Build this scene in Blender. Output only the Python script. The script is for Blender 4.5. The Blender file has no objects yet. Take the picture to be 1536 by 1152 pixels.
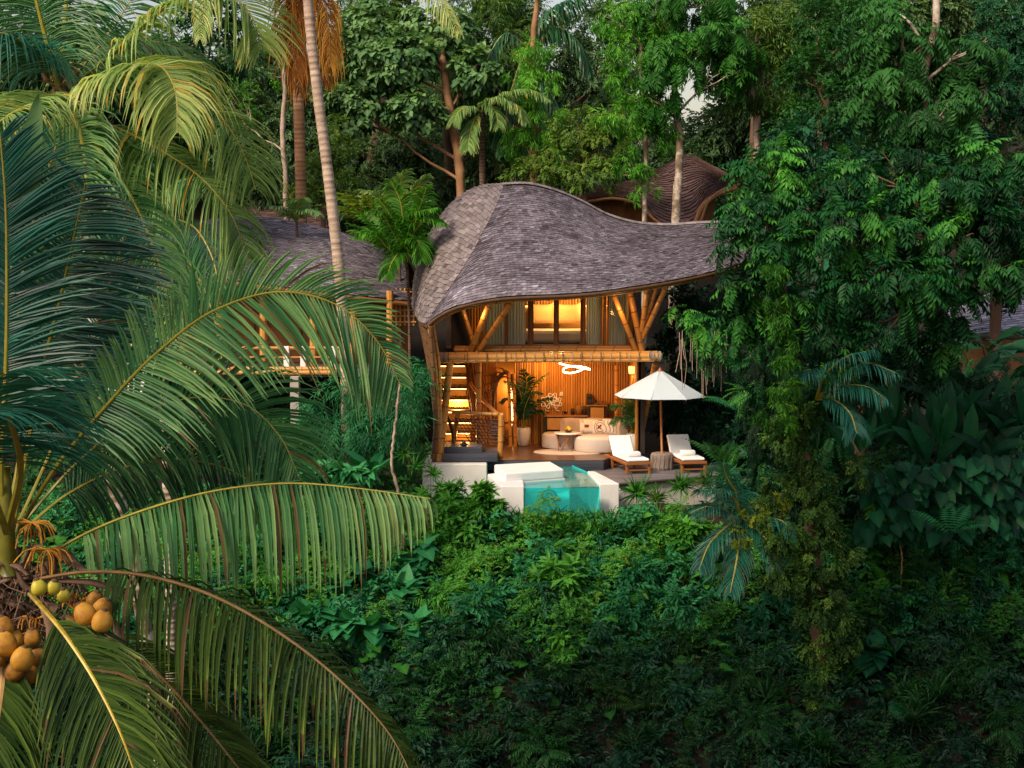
import bpy, math, random
import numpy as np
from math import radians, sin, cos, pi, tan
from mathutils import Vector
random.seed(7)
RNG = np.random.default_rng(11)
SC = bpy.context.scene
COL = SC.collection
# ------------------------------------------------------------------ camera geometry
F = 2110.0; CAM = np.array([0.0, -38.0, 5.0]); PITCH = radians(4.5)
def ray(px, py):
    dx = (px-768)/F; dz = -(py-576)/F
    return np.array([dx, cos(PITCH)+dz*sin(PITCH), -sin(PITCH)+dz*cos(PITCH)])
def P(px, py, Y):
    d = ray(px, py); return CAM + d*((Y-CAM[1])/d[1])
def G(px, py, z=0.0):
    d = ray(px, py); return CAM + d*((z-CAM[2])/d[2])
def A(*a): return np.array(a, dtype=float)

# ------------------------------------------------------------------ materials
MATS = {}
def mat(name, cols, rough=0.6, nscale=0.0, namt=0.0, bump=0.0, bscale=60.0, trans=0.0, tcol=None,
        spec=0.35, stretch=(1,1,1), metal=0.0, vnode=True, detail=3, coat=0.0, alpha=None):
    """cols: list of (pos, (r,g,b)); driven by vertex attribute 'v' (+ noise)."""
    m = bpy.data.materials.new(name); m.use_nodes = True
    nt = m.node_tree; N = nt.nodes; L = nt.links; N.clear()
    out = N.new('ShaderNodeOutputMaterial')
    bs = N.new('ShaderNodeBsdfPrincipled')
    bs.inputs['Roughness'].default_value = rough
    bs.inputs['Specular IOR Level'].default_value = spec
    bs.inputs['Metallic'].default_value = metal
    if coat: bs.inputs['Coat Weight'].default_value = coat
    if len(cols) == 1: cols = [cols[0], (1.0, cols[0][1])] if not isinstance(cols[0][0], float) or True else cols
    rp = N.new('ShaderNodeValToRGB'); cr = rp.color_ramp
    while len(cr.elements) < len(cols): cr.elements.new(0.5)
    for e, (p_, c_) in zip(cr.elements, cols):
        e.position = p_; e.color = (c_[0], c_[1], c_[2], 1)
    if vnode:
        at = N.new('ShaderNodeAttribute'); at.attribute_name = 'v'; src = at.outputs['Fac']
    else:
        va = N.new('ShaderNodeValue'); va.outputs[0].default_value = 0.5; src = va.outputs[0]
    tc = N.new('ShaderNodeTexCoord')
    mp = N.new('ShaderNodeMapping'); mp.inputs['Scale'].default_value = stretch
    L.new(tc.outputs['Object'], mp.inputs['Vector'])
    if namt > 0:
        nz = N.new('ShaderNodeTexNoise'); nz.inputs['Scale'].default_value = nscale
        nz.inputs['Detail'].default_value = detail; nz.inputs['Roughness'].default_value = 0.65
        L.new(mp.outputs[0], nz.inputs['Vector'])
        mr = N.new('ShaderNodeMath'); mr.operation = 'MULTIPLY_ADD'
        mr.inputs[1].default_value = 2*namt; L.new(nz.outputs['Fac'], mr.inputs[0])
        sb = N.new('ShaderNodeMath'); sb.operation = 'SUBTRACT'; sb.inputs[1].default_value = namt
        L.new(src, mr.inputs[2]); L.new(mr.outputs[0], sb.inputs[0]); src = sb.outputs[0]
    L.new(src, rp.inputs[0]); L.new(rp.outputs[0], bs.inputs['Base Color'])
    if bump > 0:
        nb = N.new('ShaderNodeTexNoise'); nb.inputs['Scale'].default_value = bscale
        nb.inputs['Detail'].default_value = 4
        L.new(mp.outputs[0], nb.inputs['Vector'])
        bp = N.new('ShaderNodeBump'); bp.inputs['Strength'].default_value = bump
        bp.inputs['Distance'].default_value = 0.02
        L.new(nb.outputs['Fac'], bp.inputs['Height']); L.new(bp.outputs[0], bs.inputs['Normal'])
    if trans > 0:
        tr = N.new('ShaderNodeBsdfTranslucent')
        if tcol is None:
            L.new(rp.outputs[0], tr.inputs['Color'])
        else:
            mx = N.new('ShaderNodeMix'); mx.data_type = 'RGBA'; mx.blend_type = 'MULTIPLY'
            mx.inputs[0].default_value = 1.0
            L.new(rp.outputs[0], mx.inputs[6]); mx.inputs[7].default_value = (*tcol, 1)
            L.new(mx.outputs[2], tr.inputs['Color'])
        ms = N.new('ShaderNodeMixShader'); ms.inputs[0].default_value = trans
        L.new(bs.outputs[0], ms.inputs[1]); L.new(tr.outputs[0], ms.inputs[2])
        L.new(ms.outputs[0], out.inputs[0])
    else:
        L.new(bs.outputs[0], out.inputs[0])
    MATS[name] = m
    return m
def emis(name, col, s):
    m = bpy.data.materials.new(name); m.use_nodes = True
    b = m.node_tree.nodes['Principled BSDF']
    b.inputs['Base Color'].default_value = (*col, 1)
    b.inputs['Emission Color'].default_value = (*col, 1); b.inputs['Emission Strength'].default_value = s
    return m

# ------------------------------------------------------------------ mesh builder
class MB:
    def __init__(s): s.V = []; s.Fq = []; s.v = []; s.n = 0; s.mi = []
    def add(s, V, Fc, v=0.5, mi=0):
        V = np.asarray(V, dtype=np.float32).reshape(-1, 3); Fc = np.asarray(Fc, dtype=np.int32)
        if len(V) == 0: return
        s.V.append(V); s.Fq.append((Fc+s.n, mi))
        s.v.append(np.broadcast_to(np.asarray(v, dtype=np.float32), (len(V),)) if np.ndim(v) == 0 else np.asarray(v, np.float32))
        s.n += len(V)
    def build(s, name, mats, parent=None, smooth=False, **kw):
        me = bpy.data.meshes.new(name)
        if s.n:
            V = np.concatenate(s.V); me.vertices.add(len(V)); me.vertices.foreach_set('co', V.ravel())
            loops = []; starts = []; tots = []; mis = []; c = 0
            for Fc, mi in s.Fq:
                k = Fc.shape[1]; loops.append(Fc.ravel()); m = len(Fc)
                starts.append(c+np.arange(m, dtype=np.int32)*k); tots.append(np.full(m, k, np.int32))
                mis.append(np.full(m, mi, np.int32)); c += m*k
            lp = np.concatenate(loops); me.loops.add(len(lp)); me.loops.foreach_set('vertex_index', lp)
            st = np.concatenate(starts); me.polygons.add(len(st)); me.polygons.foreach_set('loop_start', st)
            me.polygons.foreach_set('loop_total', np.concatenate(tots))
            me.polygons.foreach_set('material_index', np.concatenate(mis))
            me.polygons.foreach_set('use_smooth', np.full(len(st), bool(smooth)))
            a = me.attributes.new('v', 'FLOAT', 'POINT'); a.data.foreach_set('value', np.concatenate(s.v))
            me.update(calc_edges=True)
        if not isinstance(mats, (list, tuple)): mats = [mats]
        for m in mats: me.materials.append(m)
        o = bpy.data.objects.new(name, me); COL.objects.link(o)
        if parent is not None: o.parent = parent; 
        for k, x in kw.items(): o[k] = x
        return o

def tag(o, label=None, cat=None, group=None, kind=None):
    if label: o['label'] = label
    if cat: o['category'] = cat
    if group: o['group'] = group
    if kind: o['kind'] = kind
    return o
def thing(name, label, cat, loc=(0,0,0), rz=0.0, group=None):
    o = bpy.data.objects.new(name, None); COL.objects.link(o); o.empty_display_size = 0.2
    o.location = Vector([float(x) for x in loc]); o.rotation_euler = (0,0,rz)
    return tag(o, label, cat, group)
def copy_tree(o, label=None, parent=None):
    c = o.copy(); COL.objects.link(c)
    if parent is not None: c.parent = parent
    if label: c['label'] = label
    for ch in list(o.children): copy_tree(ch, None, c)
    return c
def setparent(o, par):
    """parent keeping o's geometry in world space (parent only translated / rotated about z)"""
    from mathutils import Matrix
    o.parent = par
    M = Matrix.Translation(par.location) @ Matrix.Rotation(par.rotation_euler.z, 4, 'Z') @ Matrix.Diagonal((*par.scale, 1))
    o.matrix_parent_inverse = M.inverted()
    return o

# ------------------------------------------------------------------ primitives (world coords)
def nrm(a):
    a = np.asarray(a, float); l = np.linalg.norm(a, axis=-1, keepdims=True); return a/np.maximum(l, 1e-9)
BOXF = np.array([[0,1,3,2],[4,6,7,5],[0,4,5,1],[2,3,7,6],[0,2,6,4],[1,5,7,3]])
def box(mb, c, size, v=0.5, mi=0, rz=0.0, jit=0.0):
    h = np.array(size)/2
    V = np.array([[x,y,z] for x in (-1,1) for y in (-1,1) for z in (-1,1)], float)*h
    if rz: cc, ss = cos(rz), sin(rz); V = V @ np.array([[cc,ss,0],[-ss,cc,0],[0,0,1]])
    if jit: V += RNG.normal(0, jit, V.shape)
    mb.add(V+np.array(c), BOXF, v, mi)
def bbox(mb, c, size, b=0.02, v=0.5, mi=0, rz=0.0):
    """box with bevelled edges"""
    h = np.array(size)/2; b = min(b, h.min()*0.9)
    dirs = [(x,y,z) for x in (-1,1) for y in (-1,1) for z in (-1,1)]
    V = []
    for d in dirs:
        for ax in range(3):
            p = np.array(d, float)*(h-b); p[ax] = d[ax]*h[ax]; V.append(p)
    V = np.array(V)
    if rz: cc, ss = cos(rz), sin(rz); V = V @ np.array([[cc,ss,0],[-ss,cc,0],[0,0,1]])
    idx = {d:i*3 for i, d in enumerate(dirs)}
    q = []; t = []
    for ax in range(3):
        o1, o2 = [a for a in range(3) if a != ax]
        for sg in (-1,1):
            loop = []
            for (s1, s2) in ((-1,-1),(1,-1),(1,1),(-1,1)):
                d = [0,0,0]; d[ax] = sg; d[o1] = s1; d[o2] = s2; loop.append(idx[tuple(d)]+ax)
            if (sg > 0) ^ (ax == 1): q.append(loop)
            else: q.append(loop[::-1])
        for s1 in (-1,1):
            for s2 in (-1,1):
                d0 = [0,0,0]; d0[ax] = -1; d0[o1] = s1; d0[o2] = s2; d1 = list(d0); d1[ax] = 1
                q.append([idx[tuple(d0)]+o1, idx[tuple(d1)]+o1, idx[tuple(d1)]+o2, idx[tuple(d0)]+o2])
    for d in dirs: t.append([idx[d], idx[d]+1, idx[d]+2])
    n0 = mb.n; mb.add(V+np.array(c), np.array(q), v, mi); mb.Fq.append((np.array(t, dtype=np.int32)+n0, mi))
def spline(pts, n):
    """Catmull-Rom through pts -> n points, evenly by parameter"""
    p = np.asarray(pts, float); m = len(p)
    if m == 2: t = np.linspace(0,1,n)[:,None]; return p[0]*(1-t)+p[1]*t
    d = np.r_[0, np.cumsum(np.maximum(np.linalg.norm(np.diff(p, axis=0), axis=1), 1e-6))]
    s = np.linspace(0, d[-1], n)
    k = np.clip(np.searchsorted(d, s, side='right')-1, 0, m-2); t = ((s-d[k])/(d[k+1]-d[k]))[:,None]
    T = np.gradient(p, d, axis=0) if m > 2 else None
    h = (d[k+1]-d[k])[:,None]; a, b = p[k], p[k+1]; ta, tb = T[k]*h, T[k+1]*h
    return (2*t**3-3*t**2+1)*a + (t**3-2*t**2+t)*ta + (-2*t**3+3*t**2)*b + (t**3-t**2)*tb
def frames(pts, up=(0,0,1)):
    p = np.asarray(pts, float); T = nrm(np.gradient(p, axis=0)); up = np.array(up, float)
    ups = np.broadcast_to(up, T.shape).copy()
    bad = np.abs((T*up).sum(1)) > 0.98; ups[bad] = np.array([0.0,1.0,0.0]) if abs(up[1]) < .9 else np.array([1.0,0,0])
    B = nrm(np.cross(T, ups)); N = np.cross(B, T); return T, B, N
def tube(mb, pts, r, seg=8, v=0.5, mi=0, cap=True, flat=1.0):
    p = np.asarray(pts, float); n = len(p); r = np.broadcast_to(np.asarray(r, float), (n,))
    T = nrm(np.gradient(p, axis=0))
    # parallel transport
    u = np.array([0,0,1.0]) if abs(T[0][2]) < 0.9 else np.array([0,1.0,0])
    B = np.zeros_like(p); B[0] = nrm(np.cross(T[0], u))
    for i in range(1, n):
        b = B[i-1]-T[i]*np.dot(B[i-1], T[i]); B[i] = nrm(b)
    N = np.cross(B, T)
    a = np.linspace(0, 2*pi, seg, endpoint=False)
    V = p[:,None,:]+r[:,None,None]*(np.cos(a)[None,:,None]*B[:,None,:]+flat*np.sin(a)[None,:,None]*N[:,None,:])
    i = np.arange(n-1)[:,None]; j = np.arange(seg)[None,:]; j2 = (j+1) % seg
    Fq = np.stack([i*seg+j, i*seg+j2, (i+1)*seg+j2, (i+1)*seg+j], -1).reshape(-1,4)
    vv = np.repeat(np.broadcast_to(np.asarray(v, float), (n,)), seg)
    n0 = mb.n; mb.add(V.reshape(-1,3), Fq, vv, mi)
    if cap:
        mb.Fq.append((np.array([list(range(seg))], dtype=np.int32)+n0, mi))
        mb.Fq.append((np.array([list(range(seg))[::-1]], dtype=np.int32)+n0+(n-1)*seg, mi))
def bamboo(mb, pts, r, node=0.32, seg=9, v=None, mi=0, r1=None):
    """bamboo culm with swollen dark nodes"""
    pts = np.asarray(pts, float)
    if len(pts) == 2: dense = pts
    L = np.linalg.norm(np.diff(pts, axis=0), axis=1).sum()
    k = max(1, int(L/node)); ts = []; rr = []; vv = []
    r1 = r1 or r; v = 0.5+random.uniform(-.2,.2) if v is None else v
    off = random.uniform(.2,.8)
    ev = [0.0]
    for i in range(k+1):
        c = (i+off)*node/L
        if c < 1-0.03/L: ev += [c-0.022/L, c-0.006/L, c+0.006/L, c+0.022/L]
    ev += [1.0]; rs = []; vs = []
    for q, e in enumerate(ev):
        kk = (q-1) % 4 if 0 < q < len(ev)-1 else 0
        isn = 0 < q < len(ev)-1 and kk in (1,2)
        rs.append(1.09 if isn else 1.0); vs.append(max(0, v-0.42) if isn else v+random.uniform(-.06,.06))
    ev = np.clip(ev, 0, 1)
    D = spline(pts, 200); dd = np.r_[0, np.cumsum(np.linalg.norm(np.diff(D, axis=0), axis=1))]; dd /= dd[-1]
    Q = np.stack([np.interp(ev, dd, D[:,a]) for a in range(3)], 1)
    # drop duplicates
    keep = np.r_[True, np.linalg.norm(np.diff(Q, axis=0), axis=1) > 1e-4]
    Q = Q[keep]; rs = np.array(rs)[keep]; vs = np.array(vs)[keep]; ev = ev[keep]
    tube(mb, Q, rs*(r+(r1-r)*ev), seg, vs, mi)
def lathe(mb, prof, c=(0,0,0), seg=24, v=0.5, mi=0, sx=1, sy=1):
    p = np.array(prof, float); a = np.linspace(0, 2*pi, seg, endpoint=False); n = len(p)
    V = np.stack([p[:,0,None]*np.cos(a)*sx, p[:,0,None]*np.sin(a)*sy, np.broadcast_to(p[:,1,None], (n,seg))], -1).reshape(-1,3)
    i = np.arange(n-1)[:,None]; j = np.arange(seg)[None,:]; j2 = (j+1) % seg
    Fq = np.stack([i*seg+j, i*seg+j2, (i+1)*seg+j2, (i+1)*seg+j], -1).reshape(-1,4)
    mb.add(V+np.array(c), Fq, v, mi)
def prism(mb, poly, z0, z1, v=0.5, mi=0):
    """vertical prism, poly = list of (x,y) CCW"""
    n = len(poly); V = [[x,y,z0] for x,y in poly]+[[x,y,z1] for x,y in poly]
    n0 = mb.n
    mb.add(V, np.array([[i,(i+1)%n,(i+1)%n+n,i+n] for i in range(n)]), v, mi)
    mb.Fq.append((np.array([list(range(n))[::-1]], dtype=np.int32)+n0, mi))
    mb.Fq.append((np.array([list(range(n,2*n))], dtype=np.int32)+n0, mi))
def sheet(mb, X, v=0.5, mi=0):
    """grid X[n,m,3]"""
    n, m = X.shape[:2]; i = np.arange(n-1)[:,None]; j = np.arange(m-1)[None,:]
    Fq = np.stack([i*m+j, i*m+j+1, (i+1)*m+j+1, (i+1)*m+j], -1).reshape(-1,4)
    mb.add(X.reshape(-1,3), Fq, v if np.ndim(v) == 0 else np.asarray(v).ravel(), mi)
def beam(mb, p0, p1, w, h, v=0.5, mi=0):
    """rectangular bar between two points, w horizontal, h in the other direction"""
    p0 = np.array(p0, float); p1 = np.array(p1, float); T = nrm(p1-p0)
    u = np.array([0,0,1.0]) if abs(T[2]) < .95 else np.array([0,1.0,0])
    B = nrm(np.cross(T, u))*w/2; N = nrm(np.cross(B, T))*h/2
    V = [p+sb*B+sn*N for p in (p0,p1) for sb in (-1,1) for sn in (-1,1)]
    mb.add(V, BOXF, v, mi)
def blob(mb, c, r, seg=12, rings=8, v=0.5, mi=0, noise=0.0, R=None):
    c = np.array(c, float); r = np.broadcast_to(np.array(r, float), (3,))
    th = np.linspace(0.001, pi-0.001, rings); ph = np.linspace(0, 2*pi, seg, endpoint=False)
    V = np.stack([np.sin(th)[:,None]*np.cos(ph), np.sin(th)[:,None]*np.sin(ph), np.broadcast_to(np.cos(th)[:,None], (rings,seg))], -1)
    if noise:
        V = V*(1+noise*np.sin(V[...,0:1]*5+c[0]*7)*np.cos(V[...,1:2]*4+c[1]*5+V[...,2:3]*6))
    V = (V*r).reshape(-1,3)
    if R is not None: V = V @ R.T
    i = np.arange(rings-1)[:,None]; j = np.arange(seg)[None,:]; j2 = (j+1) % seg
    Fq = np.stack([i*seg+j, (i+1)*seg+j, (i+1)*seg+j2, i*seg+j2], -1).reshape(-1,4)
    mb.add(V+c, Fq, v, mi)

# ------------------------------------------------------------------ leaf templates: (V[K,3], faces[M,4], vofs[K])
# local frame: x = along the twig/leaf, y = sideways, z = up
def leaf_tpl(L=1.0, w=0.35, fold=0.12, droop=0.15, seg=2):
    """blade of 2*seg quads folded along its midrib"""
    V = []; Fc = []
    for i in range(seg+1):
        t = i/seg; ww = w*0.5*(sin(pi*min(1, t*0.88+0.06))**0.8 if 0 < t < 1 else (0.12 if t == 0 else 0.02))
        z = -droop*t*t*L
        V += [[t*L, -ww*L, z+fold*ww*L*2], [t*L, 0, z], [t*L, ww*L, z+fold*ww*L*2]]
    for i in range(seg):
        a = i*3; Fc += [[a, a+1, a+4, a+3], [a+1, a+2, a+5, a+4]]
    v = np.zeros(len(V)); v[1::3] += .07; v[0::3] -= .02; v[2::3] += .02
    return np.array(V), np.array(Fc), v
def join_tpl(parts):
    V = []; Fc = []; v = []; n = 0
    for a, b, c in parts: V.append(a); Fc.append(b+n); v.append(c); n += len(a)
    return np.concatenate(V), np.concatenate(Fc), np.concatenate(v)
def place(t, pos, yaw=0, pitch=0, roll=0, s=1.0, dv=0.0):
    V, Fc, v = t; V = V*s
    cr, sr = cos(roll), sin(roll); V = V @ np.array([[1,0,0],[0,cr,sr],[0,-sr,cr]])
    cp, sp = cos(pitch), sin(pitch); V = V @ np.array([[cp,0,sp],[0,1,0],[-sp,0,cp]])
    cy, sy = cos(yaw), sin(yaw); V = V @ np.array([[cy,sy,0],[-sy,cy,0],[0,0,1]])
    return V+np.array(pos), Fc, v+dv
def sprig_tpl(n=7, leaf=None, span=1.0, droop=0.3, seed=0, spread=0.9):
    r = random.Random(seed); leaf = leaf or leaf_tpl(0.42, 0.42, seg=2); out = []
    for i in range(n):
        t = (i+1)/n; x = t*span*0.8; z = -droop*t*t*span
        s = 1 if i % 2 else -1
        out.append(place(leaf, (x, 0, z), s*r.uniform(.5,1.1)*spread*(1-0.5*(i == n-1)), r.uniform(-.7,.1), r.uniform(-.5,.5), r.uniform(.75,1.15), r.uniform(-.12,.12)))
    return join_tpl(out)
def pinnate_tpl(pairs=7, span=1.0, lf=0.34, wid=0.36, droop=0.45, seed=0, hang=0.9, sym=True):
    r = random.Random(seed); out = []; leaf = leaf_tpl(lf, wid, 0.25, 0.12, 2)
    for i in range(pairs):
        t = 0.2+0.8*i/(pairs-1); x = t*span; z = -droop*t*t*span; sz = 0.75+0.35*sin(pi*t)
        for s in (-1, 1):
            out.append(place(leaf, (x, 0.01*s, z), s*r.uniform(.95,1.25), -hang*r.uniform(.45,1.0), s*0.3, sz*r.uniform(.9,1.1), r.uniform(-.07,.07)))
    out.append(place(leaf, (span, 0, -droop*span), 0, -0.8, 0, 0.9))
    # rachis
    q = []
    for i in range(5):
        t = i/4; z = -droop*t*t*span; q += [[t*span, -0.006, z], [t*span, 0.006, z]]
    V = np.array(q); Fc = np.array([[2*i, 2*i+1, 2*i+3, 2*i+2] for i in range(4)])
    out.append((V, Fc, np.zeros(len(V))+0.1))
    return join_tpl(out)
def fern_tpl(pairs=14, span=1.0, droop=0.5, w=0.3, seed=0):
    r = random.Random(seed); out = []; leaf = leaf_tpl(1.0, 0.2, 0.1, 0.25, 2)
    for i in range(pairs):
        t = (i+0.5)/pairs; x = t*span; z = 0.35*t*span-droop*t*t*span
        L = w*span*(sin(pi*(0.12+0.86*t))**0.8)
        for s in (-1, 1): out.append(place(leaf, (x, 0, z), s*1.25, -0.25, 0, L*r.uniform(.92,1.05), r.uniform(-.05,.05)))
    return join_tpl(out)
def whorl_tpl(n=8, leaf=None, seed=0, pitch=-0.6):
    r = random.Random(seed); leaf = leaf or leaf_tpl(1.0, 0.3, 0.2, 0.35, 3); out = []
    for i in range(n):
        out.append(place(leaf, (0,0,0), 2*pi*i/n+r.uniform(-.2,.2), pitch+r.uniform(-.3,.3), r.uniform(-.2,.2), r.uniform(.8,1.1), r.uniform(-.1,.1)))
    return join_tpl(out)
def heart_tpl():
    o = [(0,0),( -.10,.22),(.02,.40),(.25,.44),(.5,.34),(.75,.18),(1.0,0.0)]
    V = [[x,0,-.12*x*x] for x in (0.05,.08,.1,.25,.5,.75,1.0)]
    n = len(V); L_ = [[x, y, .10*y-.12*x*x] for x,y in o]; R_ = [[x, -y, .10*y-.12*x*x] for x,y in o]
    V = np.array(V+L_+R_); Fc = []
    for i in range(n-1): Fc += [[i,i+1,n+i+1,n+i],[i+1,i,2*n+i,2*n+i+1]]
    v = np.zeros(len(V)); v[:n] += .16; v[n:] -= .05
    return V, np.array(Fc), v
def strap_tpl(n=9, seed=0, w=0.05, seg=4, up=1.1, droop=1.0):
    """clump of arching strap leaves, unit length"""
    r = random.Random(seed); out = []
    for k in range(n):
        yaw = 2*pi*k/n+r.uniform(-.3,.3); el = up*r.uniform(.75,1.2); L = r.uniform(.7,1.1); dr = droop*r.uniform(.6,1.3)
        V = []; Fc = []
        for i in range(seg+1):
            t = i/seg; x = t*L*cos(el)*(1+.2*t); z = t*L*sin(el)-dr*t*t*L*0.6; ww = w*(1-t**2.2)*0.5+0.002
            V += [[x,-ww,z+ww*.4],[x,0,z],[x,ww,z+ww*.4]]
        for i in range(seg): a = i*3; Fc += [[a,a+1,a+4,a+3],[a+1,a+2,a+5,a+4]]
        out.append(place((np.array(V), np.array(Fc), np.zeros(len(V))), (0,0,0), yaw, 0, 0, 1, r.uniform(-.15,.15)))
    return join_tpl(out)
def scatter(mb, tpls, pos, D, U, S, v, mi=0):
    """instance templates at pos with direction D (x axis) and approx up U, scale S"""
    pos = np.asarray(pos); n = len(pos)
    if n == 0: return
    D = nrm(D); Yv = nrm(np.cross(U, D)); Z = np.cross(D, Yv)
    S = np.broadcast_to(np.asarray(S, float), (n,)); v = np.broadcast_to(np.asarray(v, float), (n,))
    if not isinstance(tpls, list): tpls = [tpls]
    which = RNG.integers(0, len(tpls), n)
    for k, (TV, TF, Tv) in enumerate(tpls):
        m = which == k; c = int(m.sum())
        if c == 0: continue
        M = np.stack([D[m], Yv[m], Z[m]], 1)*S[m][:,None,None]      # rows are axes
        V = np.einsum('kj,njc->nkc', TV, M)+pos[m][:,None,:]
        K = len(TV); Fc = (TF[None]+(np.arange(c)*K)[:,None,None]).reshape(-1, TF.shape[1])
        mb.add(V.reshape(-1,3), Fc, np.clip((Tv[None,:]+v[m][:,None]).ravel(), 0, 1), mi)
def rdir(n, bias=(0,0,0), amt=1.0):
    d = nrm(RNG.normal(size=(n,3)))*amt+np.array(bias, float); return nrm(d)

# ------------------------------------------------------------------ palm frond
def frond(pts, L=0.9, n=75, w=0.036, droop=0.55, side=0.15, fwd=0.55, up=(0,0,1), name='frond', mats=None, parent=None,
          v0=0.5, r0=0.035, start=0.16, lift=0.25, seg=4, ragged=0.08, one=None, torn=0.035, tipv=0.15, lenp=None, spread=1.0, sl=(1.0,1.0), dead=.015):
    """pinnate frond: pts = midrib control points (world). leaflets arch out and hang under gravity"""
    mb = MB(); C = spline(pts, 60); T, B, N = frames(C, up)
    tl = np.r_[0, np.cumsum(np.linalg.norm(np.diff(C, axis=0), axis=1))]; tl /= tl[-1]
    tube(mb, C, r0*(1-0.9*tl)+0.004, 6, .22+.4*np.clip(tl*2.5,0,1)+RNG.normal(0,.04,60), 1, flat=.6)  # rib base browner, and darkened to paint in crown shade
    out = []
    for s in (-1, 1):
        if one is not None and s not in one: pass
        nn = n
        t = start+(0.995-start)*(np.arange(nn)+RNG.uniform(-.2,.2,nn)+.5)/nn
        base = np.stack([np.interp(t, tl, C[:,a]) for a in range(3)], 1)
        Ti = nrm(np.stack([np.interp(t, tl, T[:,a]) for a in range(3)], 1)); Bi = nrm(np.stack([np.interp(t, tl, B[:,a]) for a in range(3)], 1)); Ni = np.cross(Bi, Ti)
        q = (t-start)/(1-start)
        ll = L*np.clip(np.where(q < .25, .55+.45*np.sin(q/.25*pi/2), np.where(q < .7, 1.0, 1.0-.72*((q-.7)/.3)**1.4)), .12, 1)
        ll = ll*(1+RNG.normal(0, ragged, nn)) * (1.0 if one is None or s in one else 0.0)
        ll = ll*(sl[0] if s < 0 else sl[1])
        if torn: ll = ll*np.where(RNG.random(nn) < torn, RNG.uniform(.05,.5,nn), 1)
        f = fwd+0.5*q**2
        # clumping: neighbouring leaflets share a jitter
        jt = np.interp(np.arange(nn), np.arange(0, nn+6, 4), RNG.normal(0, .12, len(np.arange(0, nn+6, 4))))
        D0 = nrm(Bi*s*spread + Ti*(f+RNG.normal(0,.045,nn)+jt)[:,None] + Ni*(lift+RNG.normal(0,.07,nn)+jt*.8)[:,None])
        g = np.array([0,0,-1.0]); dr = droop*(1+RNG.normal(0,.16,nn))
        rows = []; d = D0.copy(); p = base.copy(); step = ll/seg
        Wd = []
        for i in range(seg+1):
            rows.append(p.copy()); Wd.append(d.copy())
            d = nrm(d+g*(dr*1.0/seg*1.6*(0.5+i*.5))[:,None]); p = p+d*step[:,None]
        R = np.stack(rows, 1); DD = np.stack(Wd, 1)           # nn, seg+1, 3
        # width direction: perpendicular to leaflet, in the plane with the midrib, turned a little
        W_ = nrm(np.cross(DD, nrm(np.cross(DD, Ti[:,None,:])+1e-6)))
        tw = np.linspace(0, 1, seg+1)
        prof = np.array([0.45]+[1.0-0.05*i for i in range(1, seg-1)]+[0.7, 0.06])[:seg+1] if seg >= 3 else np.array([.5,1,.08])
        ww = w*prof[None,:]*(0.75+0.25*(1-q))[:,None]*(1+RNG.normal(0,.12,nn))[:,None]
        up_ = nrm(np.cross(W_, DD)); fold = (0.35*ww)[...,None]*up_*np.sign(np.where(up_[...,2:3] == 0, 1, up_[...,2:3]))
        a = R+W_*ww[...,None]*.5+fold; c = R-W_*ww[...,None]*.5+fold
        V = np.stack([a, R, c], 2)                             # nn, seg+1, 3, 3
        K = (seg+1)*3; Fc = []
        for i in range(seg):
            b0 = i*3; Fc += [[b0,b0+1,b0+4,b0+3],[b0+1,b0+2,b0+5,b0+4]]
        Fc = (np.array(Fc)[None]+(np.arange(nn)*K)[:,None,None]).reshape(-1,4)
        vv = (v0+RNG.normal(0,.11,nn)+jt*.6)[:,None]+tipv*(tw**2)[None,:]
        # leaves that went yellow or brown
        dd_ = RNG.random(nn) < dead
        vv = np.where(dd_[:,None], .97, np.clip(vv, 0, .86))
        tb = RNG.random(nn) < dead*8; vv[tb,-1] = .96; tb = RNG.random(nn) < dead*2.5; vv[tb,-2:] = .95
        mb.add(V.reshape(-1,3), Fc, np.repeat(vv, 3, axis=1).ravel(), 0)
    return mb.build(name, mats, parent)
# ------------------------------------------------------------------ materials used by the buildings
M = {}
M['shingle'] = mat('shingle', [(0,(.04,.032,.036)),(.3,(.110,.095,.115)),(.65,(.220,.198,.238)),(1,(.42,.42,.52))], .72, .9, .22, .5, 14, stretch=(1,1,2.4))
M['shingle_warm'] = mat('shingle_warm', [(0,(.06,.046,.044)),(.5,(.185,.155,.158)),(1,(.34,.30,.31))], .75, 1.2, .2, .5, 14, stretch=(1,1,2.4))
M['shingle_brown'] = mat('shingle_brown', [(0,(.035,.018,.015)),(.5,(.105,.058,.052)),(1,(.21,.13,.12))], .75, 1.0, .2, .4, 14)
M['bamboo'] = mat('bamboo', [(0,(.07,.022,.005)),(.3,(.27,.105,.020)),(.6,(.50,.23,.05)),(1,(.68,.38,.11))], .42, 4, .16, .15, 30, stretch=(1,1,.25), coat=.15)
M['bamboo_old'] = mat('bamboo_old', [(0,(.035,.018,.01)),(.5,(.16,.08,.035)),(1,(.34,.19,.09))], .6, 6, .2, .3, 40, stretch=(1,1,.3))
M['timber'] = mat('timber', [(0,(.07,.025,.008)),(.5,(.23,.10,.03)),(1,(.42,.21,.07))], .5, 6, .2, .15, 40, stretch=(1,1,.15))
M['teak'] = mat('teak', [(0,(.12,.035,.010)),(.5,(.30,.105,.030)),(1,(.42,.17,.05))], .45, 9, .15, .1, 40, stretch=(.2,1,1))
M['dark_timber'] = mat('dark_timber', [(0,(.018,.013,.011)),(.5,(.05,.035,.028)),(1,(.10,.07,.05))], .55, 6, .2, .2, 40)
M['deck_blue'] = mat('deck_blue', [(0,(.018,.022,.032)),(.5,(.045,.052,.072)),(1,(.08,.09,.12))], .5, 5, .2, .2, 30, stretch=(.2,1,1))
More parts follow.
